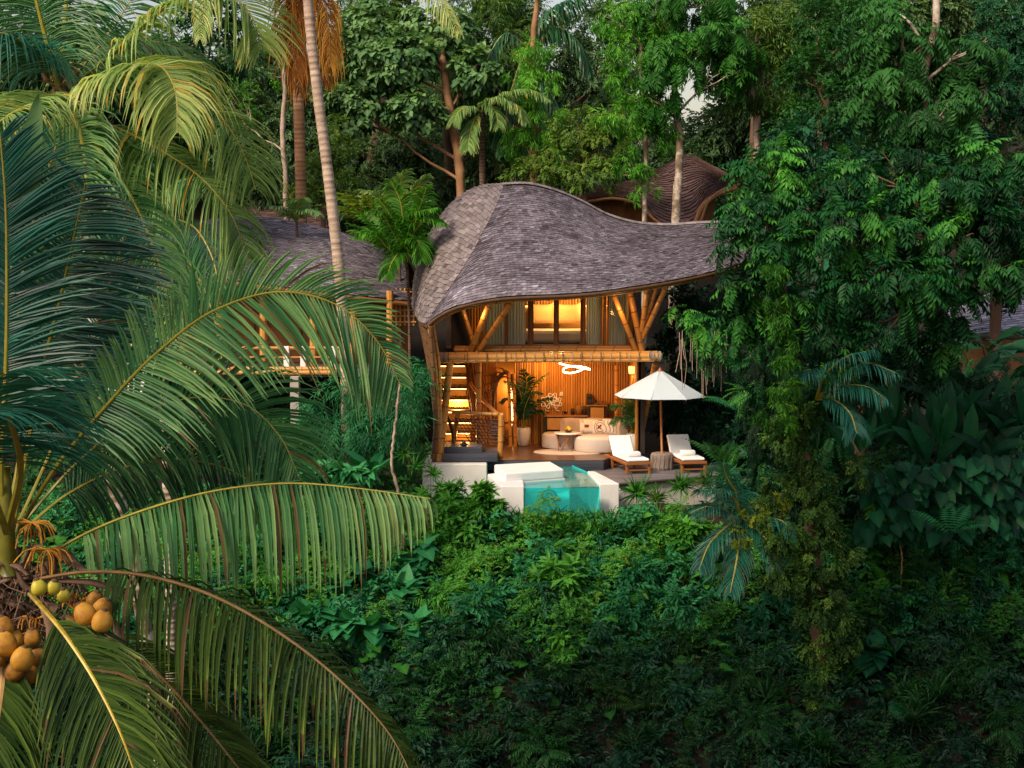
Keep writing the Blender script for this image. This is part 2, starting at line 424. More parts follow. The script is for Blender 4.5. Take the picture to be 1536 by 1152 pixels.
M['deck_grey'] = mat('deck_grey', [(0,(.06,.055,.06)),(.5,(.145,.135,.15)),(1,(.24,.225,.24))], .42, 7, .22, .25, 30, stretch=(.15,1,1))
M['floor'] = mat('floor', [(0,(.045,.022,.012)),(.5,(.11,.055,.03)),(1,(.18,.10,.055))], .28, 5, .25, .1, 30, stretch=(.2,1,1))
M['plaster'] = mat('plaster', [(0,(.16,.13,.10)),(.28,(.46,.42,.36)),(.5,(.70,.68,.63)),(1,(.84,.83,.80))], .8, 1.7, .42, .3, 22, detail=8)
M['plaster_clean'] = mat('plaster_clean', [(0,(.26,.24,.20)),(.28,(.55,.53,.49)),(.5,(.76,.75,.73)),(1,(.84,.84,.83))], .6, 1.9, .42, .1, 22, detail=6)
M['concrete'] = mat('concrete', [(0,(.16,.14,.12)),(1,(.50,.46,.42))], .85, 3, .4, .3, 22, detail=6)
M['canvas'] = mat('canvas', [(0,(.36,.43,.46)),(.4,(.60,.72,.80)),(1,(.70,.82,.92))], .85, 3.0, .25, .12, 300, trans=.25, tcol=(.9,.95,1))
M['cushion'] = mat('cushion', [(0,(.66,.70,.72)),(1,(.84,.87,.88))], .85, 6, .15, .25, 60)
M['towel'] = mat('towel', [(0,(.70,.70,.72)),(1,(.86,.86,.87))], .95, 40, .2, .5, 200)
M['mattress'] = mat('mattress', [(0,(.50,.53,.54)),(.5,(.74,.76,.76)),(1,(.84,.85,.85))], .75, 1.4, .45, .35, 5, stretch=(.5,1.6,1))
M['sofa'] = mat('sofa', [(0,(.30,.25,.21)),(.5,(.50,.42,.36)),(1,(.62,.54,.47))], .95, 14, .2, .35, 160)
M['ceramic'] = mat('ceramic', [(0,(.62,.55,.47)),(1,(.78,.74,.68))], .18, 6, .1, 0, spec=.6)
M['ceramic_grey'] = mat('ceramic_grey', [(0,(.45,.46,.44)),(1,(.66,.68,.66))], .15, 5, .2, 0, spec=.6, stretch=(4,4,.5))
M['marble'] = mat('marble', [(0,(.5,.5,.5)),(1,(.8,.8,.8))], .2, 6, .3)
M['rug'] = mat('rug', [(0,(.40,.30,.22)),(1,(.62,.50,.40))], .95, 30, .3, .6, 120)
M['black'] = mat('black', [(0,(.012,.010,.010)),(1,(.05,.045,.04))], .4, 8, .1)
M['rope'] = mat('rope', [(0,(.10,.07,.05)),(1,(.50,.42,.36))], .9, 30, .2, .5, 200)
M['curtain'] = mat('curtain', [(0,(.26,.33,.36)),(.5,(.50,.60,.66)),(1,(.70,.78,.84))], .9, 3, .1, .1, 80, trans=.15)
M['sheets'] = mat('sheets', [(0,(.5,.42,.40)),(1,(.78,.72,.70))], .9, 4, .2, .3, 12)
M['pillow'] = mat('pillow', [(0,(.55,.34,.14)),(1,(.75,.52,.26))], .9, 5, .2, .3, 12)
M['pattern_red'] = mat('pattern_red', [(0,(.16,.03,.015)),(1,(.30,.07,.03))], .9)
M['pattern_brown'] = mat('pattern_brown', [(0,(.05,.025,.015)),(1,(.14,.07,.04))], .9)
M['weave'] = mat('weave', [(0,(.20,.09,.02)),(.5,(.42,.22,.06)),(1,(.60,.36,.12))], .6, 26, .35, .4, 90)
M['fruit'] = mat('fruit', [(0,(.55,.10,.02)),(.5,(.75,.42,.03)),(1,(.85,.65,.05))], .4)
M['stone'] = mat('stone', [(0,(.07,.055,.045)),(.5,(.22,.175,.15)),(1,(.42,.35,.30))], .9, 9, .35, .6, 30, stretch=(1,1,.3))
M['pool_tile'] = mat('pool_tile', [(0,(.0,.30,.32)),(.5,(.01,.55,.54)),(1,(.10,.80,.76))], .5, 1.2, .25, .1, 10)
M['pool_fitting'] = mat('pool_fitting', [(0,(.0,.14,.16)),(1,(.01,.26,.28))], .4)
M['soil'] = mat('soil', [(0,(.008,.006,.003)),(.5,(.018,.012,.007)),(1,(.045,.03,.016))], .95, 2, .4, .5, 12)
M['glow'] = emis('glow', (1,.72,.38), 14)
M['glow_strip'] = emis('glow_strip', (1,.50,.16), 8)
M['glow_soft'] = emis('glow_soft', (1,.50,.14), 2.6)
M['slats'] = mat('slats', [(0,(.10,.032,.006)),(.5,(.42,.18,.032)),(1,(.66,.34,.08))], .5, 5, .14, .15, 30, stretch=(1,1,.2))

def water_mat(name, body, ior_spec=.5, rough=.04, mixbody=.45, bump=.25, scale=5.0, sx=1.0):
    m = bpy.data.materials.new(name); m.use_nodes = True; nt = m.node_tree; N = nt.nodes; L = nt.links; N.clear()
    out = N.new('ShaderNodeOutputMaterial')
    tr = N.new('ShaderNodeBsdfTransparent'); tr.inputs[0].default_value = (*body, 1)
    df = N.new('ShaderNodeBsdfDiffuse'); df.inputs[0].default_value = (body[0]*.4, body[1]*.75, body[2]*.72, 1)
    mx = N.new('ShaderNodeMixShader'); mx.inputs[0].default_value = mixbody
    gl = N.new('ShaderNodeBsdfGlossy'); gl.inputs['Roughness'].default_value = rough
    fr = N.new('ShaderNodeFresnel'); fr.inputs[0].default_value = 1.33
    m2 = N.new('ShaderNodeMixShader')
    tc = N.new('ShaderNodeTexCoord'); nz = N.new('ShaderNodeTexNoise'); nz.inputs['Scale'].default_value = scale; nz.inputs['Detail'].default_value = 3
    mp = N.new('ShaderNodeMapping'); mp.inputs['Scale'].default_value = (sx, 1, 1); L.new(tc.outputs['Object'], mp.inputs[0]); L.new(mp.outputs[0], nz.inputs['Vector'])
    bp = N.new('ShaderNodeBump'); bp.inputs['Strength'].default_value = bump; bp.inputs['Distance'].default_value = .03
    L.new(nz.outputs['Fac'], bp.inputs['Height'])
    for n_ in (gl, fr): L.new(bp.outputs[0], n_.inputs['Normal'])
    L.new(tr.outputs[0], mx.inputs[1]); L.new(df.outputs[0], mx.inputs[2])
    L.new(fr.outputs[0], m2.inputs[0]); L.new(mx.outputs[0], m2.inputs[1]); L.new(gl.outputs[0], m2.inputs[2])
    L.new(m2.outputs[0], out.inputs[0]); return m
M['water'] = water_mat('water', (.30,.97,.97), mixbody=.30, bump=.12, scale=3.5)
M['acrylic'] = water_mat('acrylic', (.16,.95,.95), mixbody=.28, bump=.02, scale=1)
M['glass'] = water_mat('glass', (.85,.88,.88), mixbody=.02, bump=0.0)

# ------------------------------------------------------------------ shingled roof surfaces
def coons(top, bot, left, right, U, V):
    """boundary splines; U,V arrays. top(u) at v=1, bot(u) at v=0, left(v) u=0, right(v) u=1"""
    def ev(c, t):
        n = len(c); x = np.clip(t, 0, 1)*(n-1); i = np.clip(np.floor(x).astype(int), 0, n-2); f = (x-i)[...,None]
        return c[i]*(1-f)+c[i+1]*f
    u = U[...,None]; v = V[...,None]
    S1 = ev(bot, U)*(1-v)+ev(top, U)*v
    S2 = ev(left, V)*(1-u)+ev(right, V)*u
    S3 = bot[0]*(1-u)*(1-v)+bot[-1]*u*(1-v)+top[0]*(1-u)*v+top[-1]*u*v
    return S1+S2-S3
def shingle_patch(mb, fn, rows, width, thick=.018, overlap=1.55, lift=.02, vfun=None, flip=1, jit=.012, vs=(0,1)):
    """cover surface fn(U,V) with separate shingles in courses; rows run along u"""
    Vv = np.linspace(vs[0], vs[1], rows+1)
    for r in range(rows):
        v0 = Vv[r]; dv = Vv[1]-Vv[0]; v1 = min(1.0, v0+dv*overlap)
        uu = np.linspace(0, 1, 160); line = fn(uu, np.full_like(uu, v0))
        d = np.r_[0, np.cumsum(np.linalg.norm(np.diff(line, axis=0), axis=1))]; L = d[-1]
        if L < width*.6: continue
        n = max(1, int(L/width)); e = (np.arange(n+1)+(0.5 if r % 2 else 0.0))/n + RNG.normal(0, .10/n, n+1)
        e[0] = 0; e[-1] = 1; e = np.clip(np.sort(e), 0, 1)
        ue = np.interp(e*L, d, uu)
        g = .004/L
        ua = ue[:-1]+g; ub = ue[1:]-g; k = len(ua)
        ja = RNG.normal(0, jit*.55, k)*dv/ .02; jv = np.clip(v0+RNG.normal(0, .10, k)*dv, 0, 1)
        p00 = fn(ua, jv); p10 = fn(ub, jv); vt = np.full(k, v1); p01 = fn(ua, vt); p11 = fn(ub, vt)
        nn = nrm(np.cross(p10-p00, p01-p00))*flip
        l0 = (lift+RNG.uniform(0, .014, k))[:,None]
        a = p00+nn*l0; b = p10+nn*(l0+RNG.normal(0,.003,k)[:,None]); c = p11+nn*.006; dd = p01+nn*.006
        a2 = a-nn*thick; b2 = b-nn*thick
        V = np.stack([a,b,c,dd,a2,b2], 1).reshape(-1,3)
        I = (np.arange(k)*6)[:,None]
        Fq = np.concatenate([I+np.array([0,1,2,3]), I+np.array([4,5,1,0])])
        vv = np.clip(RNG.normal(.48, .125, k)+(vfun(p00, .5*(ua+ub), v0) if vfun else 0), 0, 1)
        vr = np.repeat(vv, 6).reshape(-1,6); vr[:,4:] = vr[:,4:]*.1
        mb.add(V, Fq, vr.ravel(), 0)
def surf(mb, fn, nu=60, nv=24, v=.5, mi=0, off=0.0, flip=1):
    u = np.linspace(0,1,nu); w = np.linspace(0,1,nv); U, V = np.meshgrid(u, w, indexing='ij')
    X = fn(U.ravel(), V.ravel()).reshape(nu, nv, 3)
    if off:
        du = np.gradient(X, axis=0); dv = np.gradient(X, axis=1); X = X+nrm(np.cross(du, dv))*off*flip
    sheet(mb, X, v, mi); return X
def PS(l, n=60): return spline([P(*q) for q in l], n)

# ---- ground planes of the villa (everything of the building is parented to one Empty)
HOUSE = thing('villa', 'main bamboo villa with swooping grey shingle roof, lit open lounge and glazed bedroom above', 'villa', (0.8, 1.0, 0))
def hp(o): return setparent(o, HOUSE)
def H(mb, name, mats, smooth=False, **k): return setparent(mb.build(name, mats, None, smooth, **k), HOUSE)

ridge = PS([(757,276,2.6),(790,275,2.6),(830,284,2.6),(870,300,2.5),(910,321,2.3),(950,333,2.2),(1000,337,2.0),(1050,334,1.8),(1110,334,1.5),(1165,346,1.1)])
crease = PS([(640,487,-1.45),(652,468,-1.3),(675,434,-.8),(700,395,-.1),(722,355,.75),(745,308,1.8),(757,276,2.6)])
eave = PS([(640,487,-1.45),(655,474,-1.5),(675,463,-1.5),(705,454,-1.5),(750,446,-1.5),(800,443,-1.5),(850,441,-1.5),(900,437,-1.5),(950,430,-1.4),(1000,422,-1.2),(1050,412,-.9),(1110,396,-.5),(1165,376,-.1)])
tail = spline([eave[-1], (eave[-1]+ridge[-1])/2+A(0,0,.05), ridge[-1]], 60)
lsil = PS([(619,456,3.2),(623,412,3.6),(637,368,3.8),(660,326,3.7),(690,294,3.4),(722,279,3.0),(757,276,2.6)])
ledge = spline([crease[0], P(632,483,-.2), P(624,472,1.6), P(619,456,3.2)], 60)
def dome(c, amt):
    """bulge a coons surface outward along its mean normal"""
    def f(U, V):
        X = coons(*c, U, V); return X
    def g(U, V):
        e = 1e-3; X = f(U, V); n = nrm(np.cross(f(np.clip(U+e,0,1), V)-f(np.clip(U-e,0,1), V)+1e-9, f(U, np.clip(V+e,0,1))-f(U, np.clip(V-e,0,1))+1e-9))
        return X+n*(amt*np.sin(pi*U)**.8*np.sin(pi*V)**.8)[:,None] if amt else X
    return g
front = dome((ridge, eave, crease, tail), .0)
degen = np.repeat(ridge[:1], 60, 0)
# left facet: u from rear silhouette (0) to crease (1), v from bottom edge up
leftf = dome((degen, ledge[::-1], lsil, crease), .22)
RE = 6.6
rear_e = spline([P(619,456,3.2), A(-2.1,5.6,4.0), A(0.0,RE,4.3), A(3.0,RE,4.4), A(6.2,5.0,5.2), A(7.5,3.0,5.9)], 60)
rtail = spline([A(7.5,3.0,5.9), (A(7.5,3.0,5.9)+ridge[-1])/2, ridge[-1]], 60)
rear = dome((ridge, rear_e, lsil, rtail), 0)
m = MB()
cl = [(P(900,395,0), .9), (P(800,410,0), .8), (P(700,440,-1), .7), (P(1010,370,0), .7), (P(770,330,1), .5)]  # centres of lighter shingle patches: roof sheen painted into the tone
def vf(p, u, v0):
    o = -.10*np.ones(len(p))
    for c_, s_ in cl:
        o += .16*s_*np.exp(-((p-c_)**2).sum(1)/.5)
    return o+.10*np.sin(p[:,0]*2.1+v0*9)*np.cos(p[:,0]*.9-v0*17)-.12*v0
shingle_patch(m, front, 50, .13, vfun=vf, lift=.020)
H(m, 'shingle_roof', M['shingle'])
m = MB(); shingle_patch(m, leftf, 36, .21, vfun=lambda p,u,v0: -.08+.2*(u-.5), lift=.035, thick=.03, flip=1)
H(m, 'hip_shingles', M['shingle_warm'])
m = MB(); shingle_patch(m, rear, 30, .28, lift=.03, flip=-1)
H(m, 'rear_shingles', M['shingle'])
# ridge capping and hip capping
m = MB()
for k in range(58):
    a, b = ridge[k], ridge[min(59, k+2)]; d = nrm(b-a)
    for s in (-1,1):
        V = [a+A(0,0,.05), b+A(0,0,.035), b+A(0,s*.16,-.03), a+A(0,s*.16,-.015)]
        m.add(V, [[0,1,2,3]], RNG.uniform(.3,.75))
H(m, 'ridge_capping', M['shingle_warm'])
# underside lining, fascia and eave bamboo
m = MB(); surf(m, front, 60, 20, .25, 0, off=-.07); surf(m, leftf, 30, 20, .2, 0, off=-.07); surf(m, rear, 50, 16, .2, 0, off=.07)
H(m, 'roof_lining', M['dark_timber'], True)
m = MB(); tube(m, eave+A(0,.05,-.05), .055, 8, .25); tube(m, ledge+A(.05,0,-.05), .055, 8, .25); tube(m, rear_e+A(0,-.05,-.06), .05, 8, .3)
H(m, 'eave_edge', M['bamboo_old'], True)
m = MB()
bamboo(m, [q+A(0,.16,-.09) for q in eave[[0,4,9,15,22,30,40,50,59]]], .065, .45, v=.5)
bamboo(m, [q+A(0,.34,-.10) for q in eave[[2,6,12,20,30,45,59]]], .05, .45, v=.4)
H(m, 'eave_beam', M['bamboo'])

# ---- left rib wall: bamboo poles sweeping from the eave to the terrace
base0 = G(651,691,0)+A(0,0,-.05); 
for k in range(11):
    t = k/10; top = ledge[int(t*50)]+A(.10,0,-.05); bot = A(base0[0]-.02-.10*t, base0[1]+3.3*t, -.1)
    mid = (top*.62+bot*.38)+A(.11,0,0)+A(-.05*(1-t),0,.0); low = (top*.25+bot*.75)+A(.10,0,0)
    m = MB(); bamboo(m, [top, mid, low, bot], .055, .4, v=.42); H(m, 'wall_rib', M['bamboo_old'])
m = MB()
for k in range(2):
    top = crease[0]+A(.05+.09*k,.03+.1*k,-.02+.08*k); bot = A(base0[0]+.03+.09*k, base0[1]+.05, -.05)
    bamboo(m, [top, top*.7+bot*.3+A(.13,0,0), top*.35+bot*.65+A(.13-.03*k,0,0), bot], .042, .38, v=.6)
H(m, 'corner_poles', M['bamboo'])
# rope-laced strip beside the corner
m = MB(); cpl = spline([P(650,560,-.75), P(655,600,-.7), P(657,640,-.65), P(652,688,-.6)], 30)
Tt = nrm(np.gradient(cpl, axis=0))
V = []
for i in range(30): V += [cpl[i]+A(-.11,0,0), cpl[i]+A(.11,.04,0)]
m.add(V, [[2*i,2*i+1,2*i+3,2*i+2] for i in range(29)], .35)
for i in range(1,29):
    c_ = cpl[i]+A(0,-.02,0); a_ = np.linspace(0, 2*pi, 9)
    tube(m, [c_+A(.055*cos(q),-.01,.035*sin(q)) for q in a_], .011, 5, .95, 1, cap=False)
for s in (-1,1): tube(m, cpl+A(.10*s,-.02,0), .022, 6, .7, 1)
H(m, 'laced_strip', [M['dark_timber'], M['rope']])
# outer skin behind ribs
m = MB(); X = np.zeros((12, 8, 3))
for i in range(12):
    t = i/11; top = ledge[int(t*52)]+A(.16,0,-.08); bot = A(base0[0]+.08-.10*t, base0[1]+.2+3.3*t, -.1)
    for j in range(8): q = j/7; X[i,j] = top*(1-q)+bot*q+A(.12*sin(pi*q),0,0)
sheet(m, X, .3); H(m, 'side_wall', M['bamboo_old'])

# ---- floors, terrace, plinths
BX0, BX1 = -2.05, 4.02                                     # first-floor beam ends
xl = G(651,691,0)[0]
FP = [(xl+.05,-.35),(1.0,-.58),(2.45,-.55),(2.95,.75),(4.7,1.35),(5.2,3.2),(5.2,6.2),(xl,6.2)]
m = MB(); prism(m, FP, -.003, .003, .5)
H(m, 'lounge_floor', M['floor'])
m = MB(); cxf, cyf = 1.6, 2.4
for k in range(3): prism(m, [(cxf+(x-cxf)*(1.006-.001*k), cyf+(y-cyf)*(1.012-.002*k)) for x, y in FP], -.27+.089*k, -.185+.089*k-.0045*(k == 2), .3+.15*k)
H(m, 'step_band', M['deck_blue'])
# raised dark plinth at the foot of the stairs
m = MB()
xp = G(665,690,0)[0]
for k in range(2): bbox(m, (xp+.73, -.1, .05+.10*k), (1.46, 1.5-.004*k, .097), .006, .4+.2*k)
for k in range(2): bbox(m, (xp+.52, .08, .235+.08*k), (1.04, 1.1-.004*k, .077), .006, .5+.2*k)
H(m, 'stair_plinth', M['deck_blue'])
m = MB(); blob(m, P(696,667,-.35), (.11,.11,.05), v=.2); blob(m, P(696,667,-.35)+A(0,0,.06), (.05,.05,.05), v=.2); H(m, 'drain_cap', M['black'])

# ---- living room back wall of half bamboo slats, ceiling, right wall
WY = 3.0; CZ = 2.66
m = MB(); x = .06
while x < 3.5:
    w_ = RNG.uniform(.06,.085); a_ = np.linspace(0, pi, 5)
    V = [[x+w_/2-w_/2*cos(q), WY-.035*sin(q), z] for z in (0.0, 1.2, 1.25, CZ) for q in a_]
    i = np.arange(3)[:,None]; j = np.arange(4)[None,:]
    v_ = RNG.uniform(.3,.75); vv = np.repeat([v_+RNG.uniform(-.1,.1), v_-.05, v_+.05, v_+RNG.uniform(-.1,.1)], 5)
    m.add(V, np.stack([i*5+j, i*5+j+1, (i+1)*5+j+1, (i+1)*5+j], -1).reshape(-1,4), vv); x += w_
x = WY
y = WY
while y > .75:
    w_ = .075; m.add([[3.5,y,0],[3.5,y-w_*.95,0],[3.5,y-w_*.95,CZ],[3.5,y,CZ]], [[0,1,2,3]], RNG.uniform(.25,.7))
    tube(m, [(3.47,y-w_/2,0),(3.47,y-w_/2,CZ)], .034, 6, RNG.uniform(.3,.7)); y -= w_
H(m, 'slat_wall', M['slats'])
m = MB(); box(m, (1.87,WY+.12,1.35), (3.6,.12,2.7), .2); box(m, (3.62,1.9,1.35), (.12,2.3,2.7), .2); H(m, 'wall_backing', M['dark_timber'])
m = MB()
for k in range(26): box(m, (BX0+.25+.225*k, 1.55, CZ+.04), (.215, 3.4, .05), RNG.uniform(.2,.6))
H(m, 'lounge_ceiling', M['slats'])
# upper floor slab
m = MB(); box(m, (.95, 1.6, 2.76), (5.7, 3.3, .13), .4); H(m, 'upper_floor', M['timber'])

# ---- big front beam: bundle of bamboo lashed with white rope
yb = -.32
m = MB()
za = P(655,536,yb)[2]; zb = P(985,534,yb)[2]
for (dy,dz,r) in ((0,0,.085),(.14,.06,.07),(-.02,-.10,.05),(.12,-.07,.06)):
    bamboo(m, [(BX0+abs(dz)*1.5, yb+dy, za+dz),(1, yb+dy, (za+zb)/2+dz),(BX1-abs(dz)*2, yb+dy, zb+dz)], r, .62, seg=12, v=.72)
H(m, 'front_beam', M['bamboo'])
m = MB()
for k in range(22):
    x = BX0+.35+.255*k; z = za+(zb-za)*(x-BX0)/(BX1-BX0); a_ = np.linspace(0, 2*pi, 15)
    tube(m, [(x, yb+.05+.175*cos(q), z-.01+.125*sin(q)) for q in a_], .009 if k % 2 else .014, 5, .9 if k % 2 else .2, cap=False)
H(m, 'beam_lashing', M['rope'])
m = MB(); bamboo(m, [(BX0+.5, yb+.35, 2.93),(3.6, yb+.35, 2.93)], .05, .5, v=.6); bamboo(m, [(BX0+.5, yb+.5, 2.99),(3.6, yb+.5, 2.99)], .05, .5, v=.5); H(m, 'sill_beam', M['bamboo'])
m = MB()   # beam ends wrapped
for x in (BX0+.1, BX0+.22, BX1-.12, BX1-.3):
    z = za+(zb-za)*(x-BX0)/(BX1-BX0)
    for q_ in range(5): tube(m, [(x+.02*q_, yb+.03+.15*cos(q), z-.01+.13*sin(q)) for q in np.linspace(0,2*pi,13)], .012, 5, .3+.1*q_, cap=False)
H(m, 'end_binding', M['rope'])

# ---- posts
def pole(pa, pb, r, name='post', mm='bamboo', v=.6, r1=None, pts=None):
    m = MB(); bamboo(m, pts if pts is not None else [pa, pb], r, .42, seg=12, v=v, r1=r1); return H(m, name, M[mm])
pole(P(675,545,-.45), G(659,692,-.02), .095, v=.62)
pole(P(718,543,.55), A(P(718,668,.55)[0], .55, .1), .075)
pole(P(687,572+46,.5), A(P(678,665,.5)[0], .5, .1), .065)
pole(P(752,622,-.1), A(P(750,688,-.1)[0], -.1, 0), .075)
pole(P(983,545,.3), G(957,674,0.0), .085)
pole(P(950,548,1.6), A(P(947,640,1.6)[0], 1.6, 0), .07)
pole(P(925,548,2.4), A(P(925,640,2.4)[0], 2.4, 0), .06)
pole(P(763,560,2.4), A(P(766,660,2.4)[0], 2.4, 0), .05); pole(P(771,560,2.4), A(P(773,660,2.4)[0], 2.4, 0), .05)
# uplighter on right post, small bracket knots
m = MB(); lathe(m, [(0.0,.0),(.09,0),(.10,.10),(.10,.2)], P(948,556,1.45)-A(0,0,.08), 14, .5); H(m, 'wall_lamp', M['glow_soft'])
# ---- upper struts
US = -.02
for (a, b, r) in (((694,463,.1),(713,524,.1),.06),((737,450,-.9),(706,527,-.05),.085),((772,446,-1.0),(716,529,-.1),.075),
                  ((918,436,-.6),(954,526,-.05),.07),((944,432,-.2),(963,526,-.02),.085),((972,426,-.9),(961,512,.1),.07),
                  ((987,423,-.9),(960,508,.15),.06),((1004,420,-1.0),(961,514,.05),.07),((976,428,2.2),(958,500,1.2),.05)):
    pole(P(*a)+A(0,0,.0), P(*b), r, 'strut', v=.55)

# ---- glazed upper wall: frames, panes, curtains
GY = .62
zt = [P(x_,438,GY)[2] for x_ in (700,900)]
def ux(px): return P(px,500,GY)[0]
zs = P(800,521,GY)[2]; ztop = P(800,430,GY)[2]
for px0, px1 in ((728,757),(762,792),(800,831),(838,871),(878,901),(913,943)):
    x0, x1 = ux(px0), ux(px1); m = MB(); w_ = .055
    box(m, (x0-.02,GY,(zs+ztop)/2), (w_,.07,ztop-zs), .55); box(m, (x1+.02,GY,(zs+ztop)/2), (w_,.07,ztop-zs), .5)
    box(m, ((x0+x1)/2,GY,zs+.04), (x1-x0-.02,.066,.08), .6); box(m, ((x0+x1)/2,GY,ztop-.04), (x1-x0-.02,.066,.08), .4)
    fr = H(m, 'door_frame', M['timber'])
    m = MB(); m.add([[x0,GY+.01,zs+.08],[x1,GY+.01,zs+.08],[x1,GY+.01,ztop-.08],[x0,GY+.01,ztop-.08]], [[0,1,2,3]]); g = m.build('pane', M['glass']); g.parent = fr
for px in (722,759,796,834,875,907,947):
    x_ = ux(px); m = MB(); bbox(m, (x_, GY-.06, (zs+ztop)/2), (.075,.11,ztop-zs+.1), .012, .42); H(m, 'mullion', M['timber'])
m = MB(); box(m, ((ux(680)+ux(950))/2, GY-.03, zs-.05), (ux(950)-ux(680),.16,.09), .6); H(m, 'window_sill', M['timber'])
for px0, px1, dark in ((729,757,-.15),(762,788,0),(880,901,.02),(914,940,-.12)):
    x0, x1 = ux(px0), ux(px1); n_ = 40; m = MB(); X = np.zeros((n_,2,3))
    for i in range(n_):
        t = i/(n_-1); y_ = GY+.22+.035*sin(t*pi*2*6+.7*sin(t*9)); X[i,0] = (x0+(x1-x0)*t, y_, zs+.02); X[i,1] = (x0+(x1-x0)*t, y_, ztop)
    sheet(m, X, .55+dark); H(m, 'curtain', M['curtain'], True)
# upper room shell
m = MB(); box(m, (.9,3.55,4.1), (5.2,.1,2.5), .65)
for k in range(60): tube(m, [(-1.6+.085*k,3.47,2.85),(-1.6+.085*k,3.47,5.3)], .036, 5, RNG.uniform(.4,.8), cap=False)
H(m, 'bedroom_wall', M['slats'])
m = MB(); box(m, (ux(700),2.1,4.0), (.06,2.8,2.3), .15); H(m, 'bedroom_partition', M['dark_timber'])
m = MB(); box(m, (ux(950),2.1,4.0), (.06,2.8,2.3), .4); H(m, 'bedroom_partition', M['dark_timber'])
m = MB(); box(m, (ux(690),GY+.1,3.9), (.5,.05,2.1), .1); H(m, 'bedroom_partition', M['dark_timber'])

# ---- arched opening with twisted driftwood frame, glowing alcove behind
ac = P(757,610,2.75)
m = MB(); a_ = np.linspace(-.6*pi, 1.35*pi, 40)
for k, (rx, rz, w_) in enumerate(((.34,.98,.05),(.40,1.03,.035),(.30,.92,.03))):
    tube(m, [(ac[0]+rx*cos(q)*(1+.05*sin(3*q+k)), ac[1]-.05*k+.05*sin(5*q+k), ac[2]+rz*sin(q)*(1+.04*sin(2*q+k))) for q in a_], w_, 8, .45+.1*k)
for k in range(9):
    q = .2*pi+.09*pi*k; s_ = RNG.uniform(.25,.5)
    tube(m, [(ac[0]+.36*cos(q), ac[1]-.08, ac[2]+.98*sin(q)), (ac[0]+(.36+s_*.5)*cos(q+.2), ac[1]-.12, ac[2]+(.95+s_*.4)*sin(q+.1)), (ac[0]+(.36+s_)*cos(q+.45), ac[1]-.05, ac[2]+(.95+s_*.5)*sin(q+.2))], [.035,.025,.012], 6, .4)
H(m, 'arch_frame', M['bamboo_old'], True)
m = MB(); box(m, (ac[0]+.05, 3.9, 1.3), (1.1,.06,2.6), .7); H(m, 'alcove_wall', M['slats'])
m = MB(); box(m, (ac[0]+.22, 3.80, 1.15), (.10,.03,1.5), .5); H(m, 'alcove_light', M['glow_strip'])
m = MB(); box(m, (ac[0], 3.3, .62), (.95,.45,.06), .5); box(m, (ac[0]-.3, 3.3, .3), (.08,.4,.6), .5); box(m, (ac[0]+.3, 3.3, .3), (.08,.4,.6), .5); H(m, 'vanity_shelf', M['timber'])
# wall left of the arch (behind the stairs)
m = MB(); x = -2.0
while x < -.62:
    tube(m, [(x,3.2,0),(x,3.2,CZ)], .038, 6, RNG.uniform(.3,.7), cap=False); x += .078
for x in np.arange(-.62, -.42, .05): tube(m, [(x,2.9,0),(x,2.9,CZ)], .03, 6, .5)
H(m, 'stair_wall', M['slats'])

# ---- stairs with lit treads
for k, py in enumerate((664,648,632,616,598,581,564,547)):
    z = .18+.30*k; y_ = 1.2+.22*k; c_ = P(680+2*min(k,3)-(1.5*k if k > 3 else 0), py, y_)
    m = MB(); bbox(m, (c_[0]+.04, y_, c_[2]), (.84,.30,.05), .01, .12); t_ = H(m, 'stair_tread', M['dark_timber'])
    m = MB(); box(m, (c_[0]+.05, y_-.10, c_[2]-.040), (.74,.03,.022), .5); g = m.build('tread_light', M['glow_strip']); g.parent = t_
    m = MB(); box(m, (c_[0]+.05, y_+.16, c_[2]-.14), (.80,.02,.22), .85); g = m.build('riser', M['slats']); g.parent = t_
m = MB(); tube(m, [P(700,545,2.4),P(706,590,1.8),P(712,640,1.2)], .04, 8, .4); tube(m, [P(707,545,2.3),P(716,600,1.7),P(722,655,1.1)], .03, 8, .4)
for k in range(6): tube(m, [P(702+3*k,545,2.4), P(700+6*k,590,2), P(712+5*k,650,1.4)], .018, 6, .3)
H(m, 'stair_string', M['bamboo_old'])
# ---- balustrade with lattice
m = MB(); bamboo(m, [P(678,618,.45), P(755,622,.2)], .05, .3, v=.75); bamboo(m, [P(720,597,1.2), P(748,622,.15)], .045, .3, v=.7); bamboo(m, [P(706,575,1.6),P(722,600,1.2)], .045, .3, v=.6)
H(m, 'handrail', M['bamboo'])
m = MB()
for k in range(9): tube(m, [P(683,628+4.6*k,.4), P(748,631+4.6*k,.15)], .012, 5, .3)
for k in range(12): tube(m, [P(683+5.5*k,627,.38), P(min(748,683+5.5*k+24),666,.36)], .010, 5, .2)
for k in range(7): tube(m, [P(736+.2*k,630+5.5*k,.18), P(750,630+5.5*k,.12)], .018, 5, .5)
for k in range(10): tube(m, [P(666+1.2*k,612+4*k,.2), P(680,640+3*k,.4)], .010, 5, .3)
H(m, 'lattice', M['dark_timber'])

# ---- plaster: retaining wall under the lounge
m = MB()
zb_ = -2.6
x0, x1 = G(648,691,0)[0], G(731,691,0)[0]
bbox(m, ((x0+x1)/2, -.95, -.02+zb_/2), (x1-x0, .35, -zb_), .02, .55)
bbox(m, (x0-.12, .0, -.08+zb_/2), (.22, 2.2, -zb_), .02, .5)
H(m, 'plaster_wall', M['plaster'])
m = MB(); prism(m, [(x0+.0,-.5),(5.0,0),(5.2,6),(x0,6)], zb_, -.37, .2); H(m, 'foundation', M['concrete'])
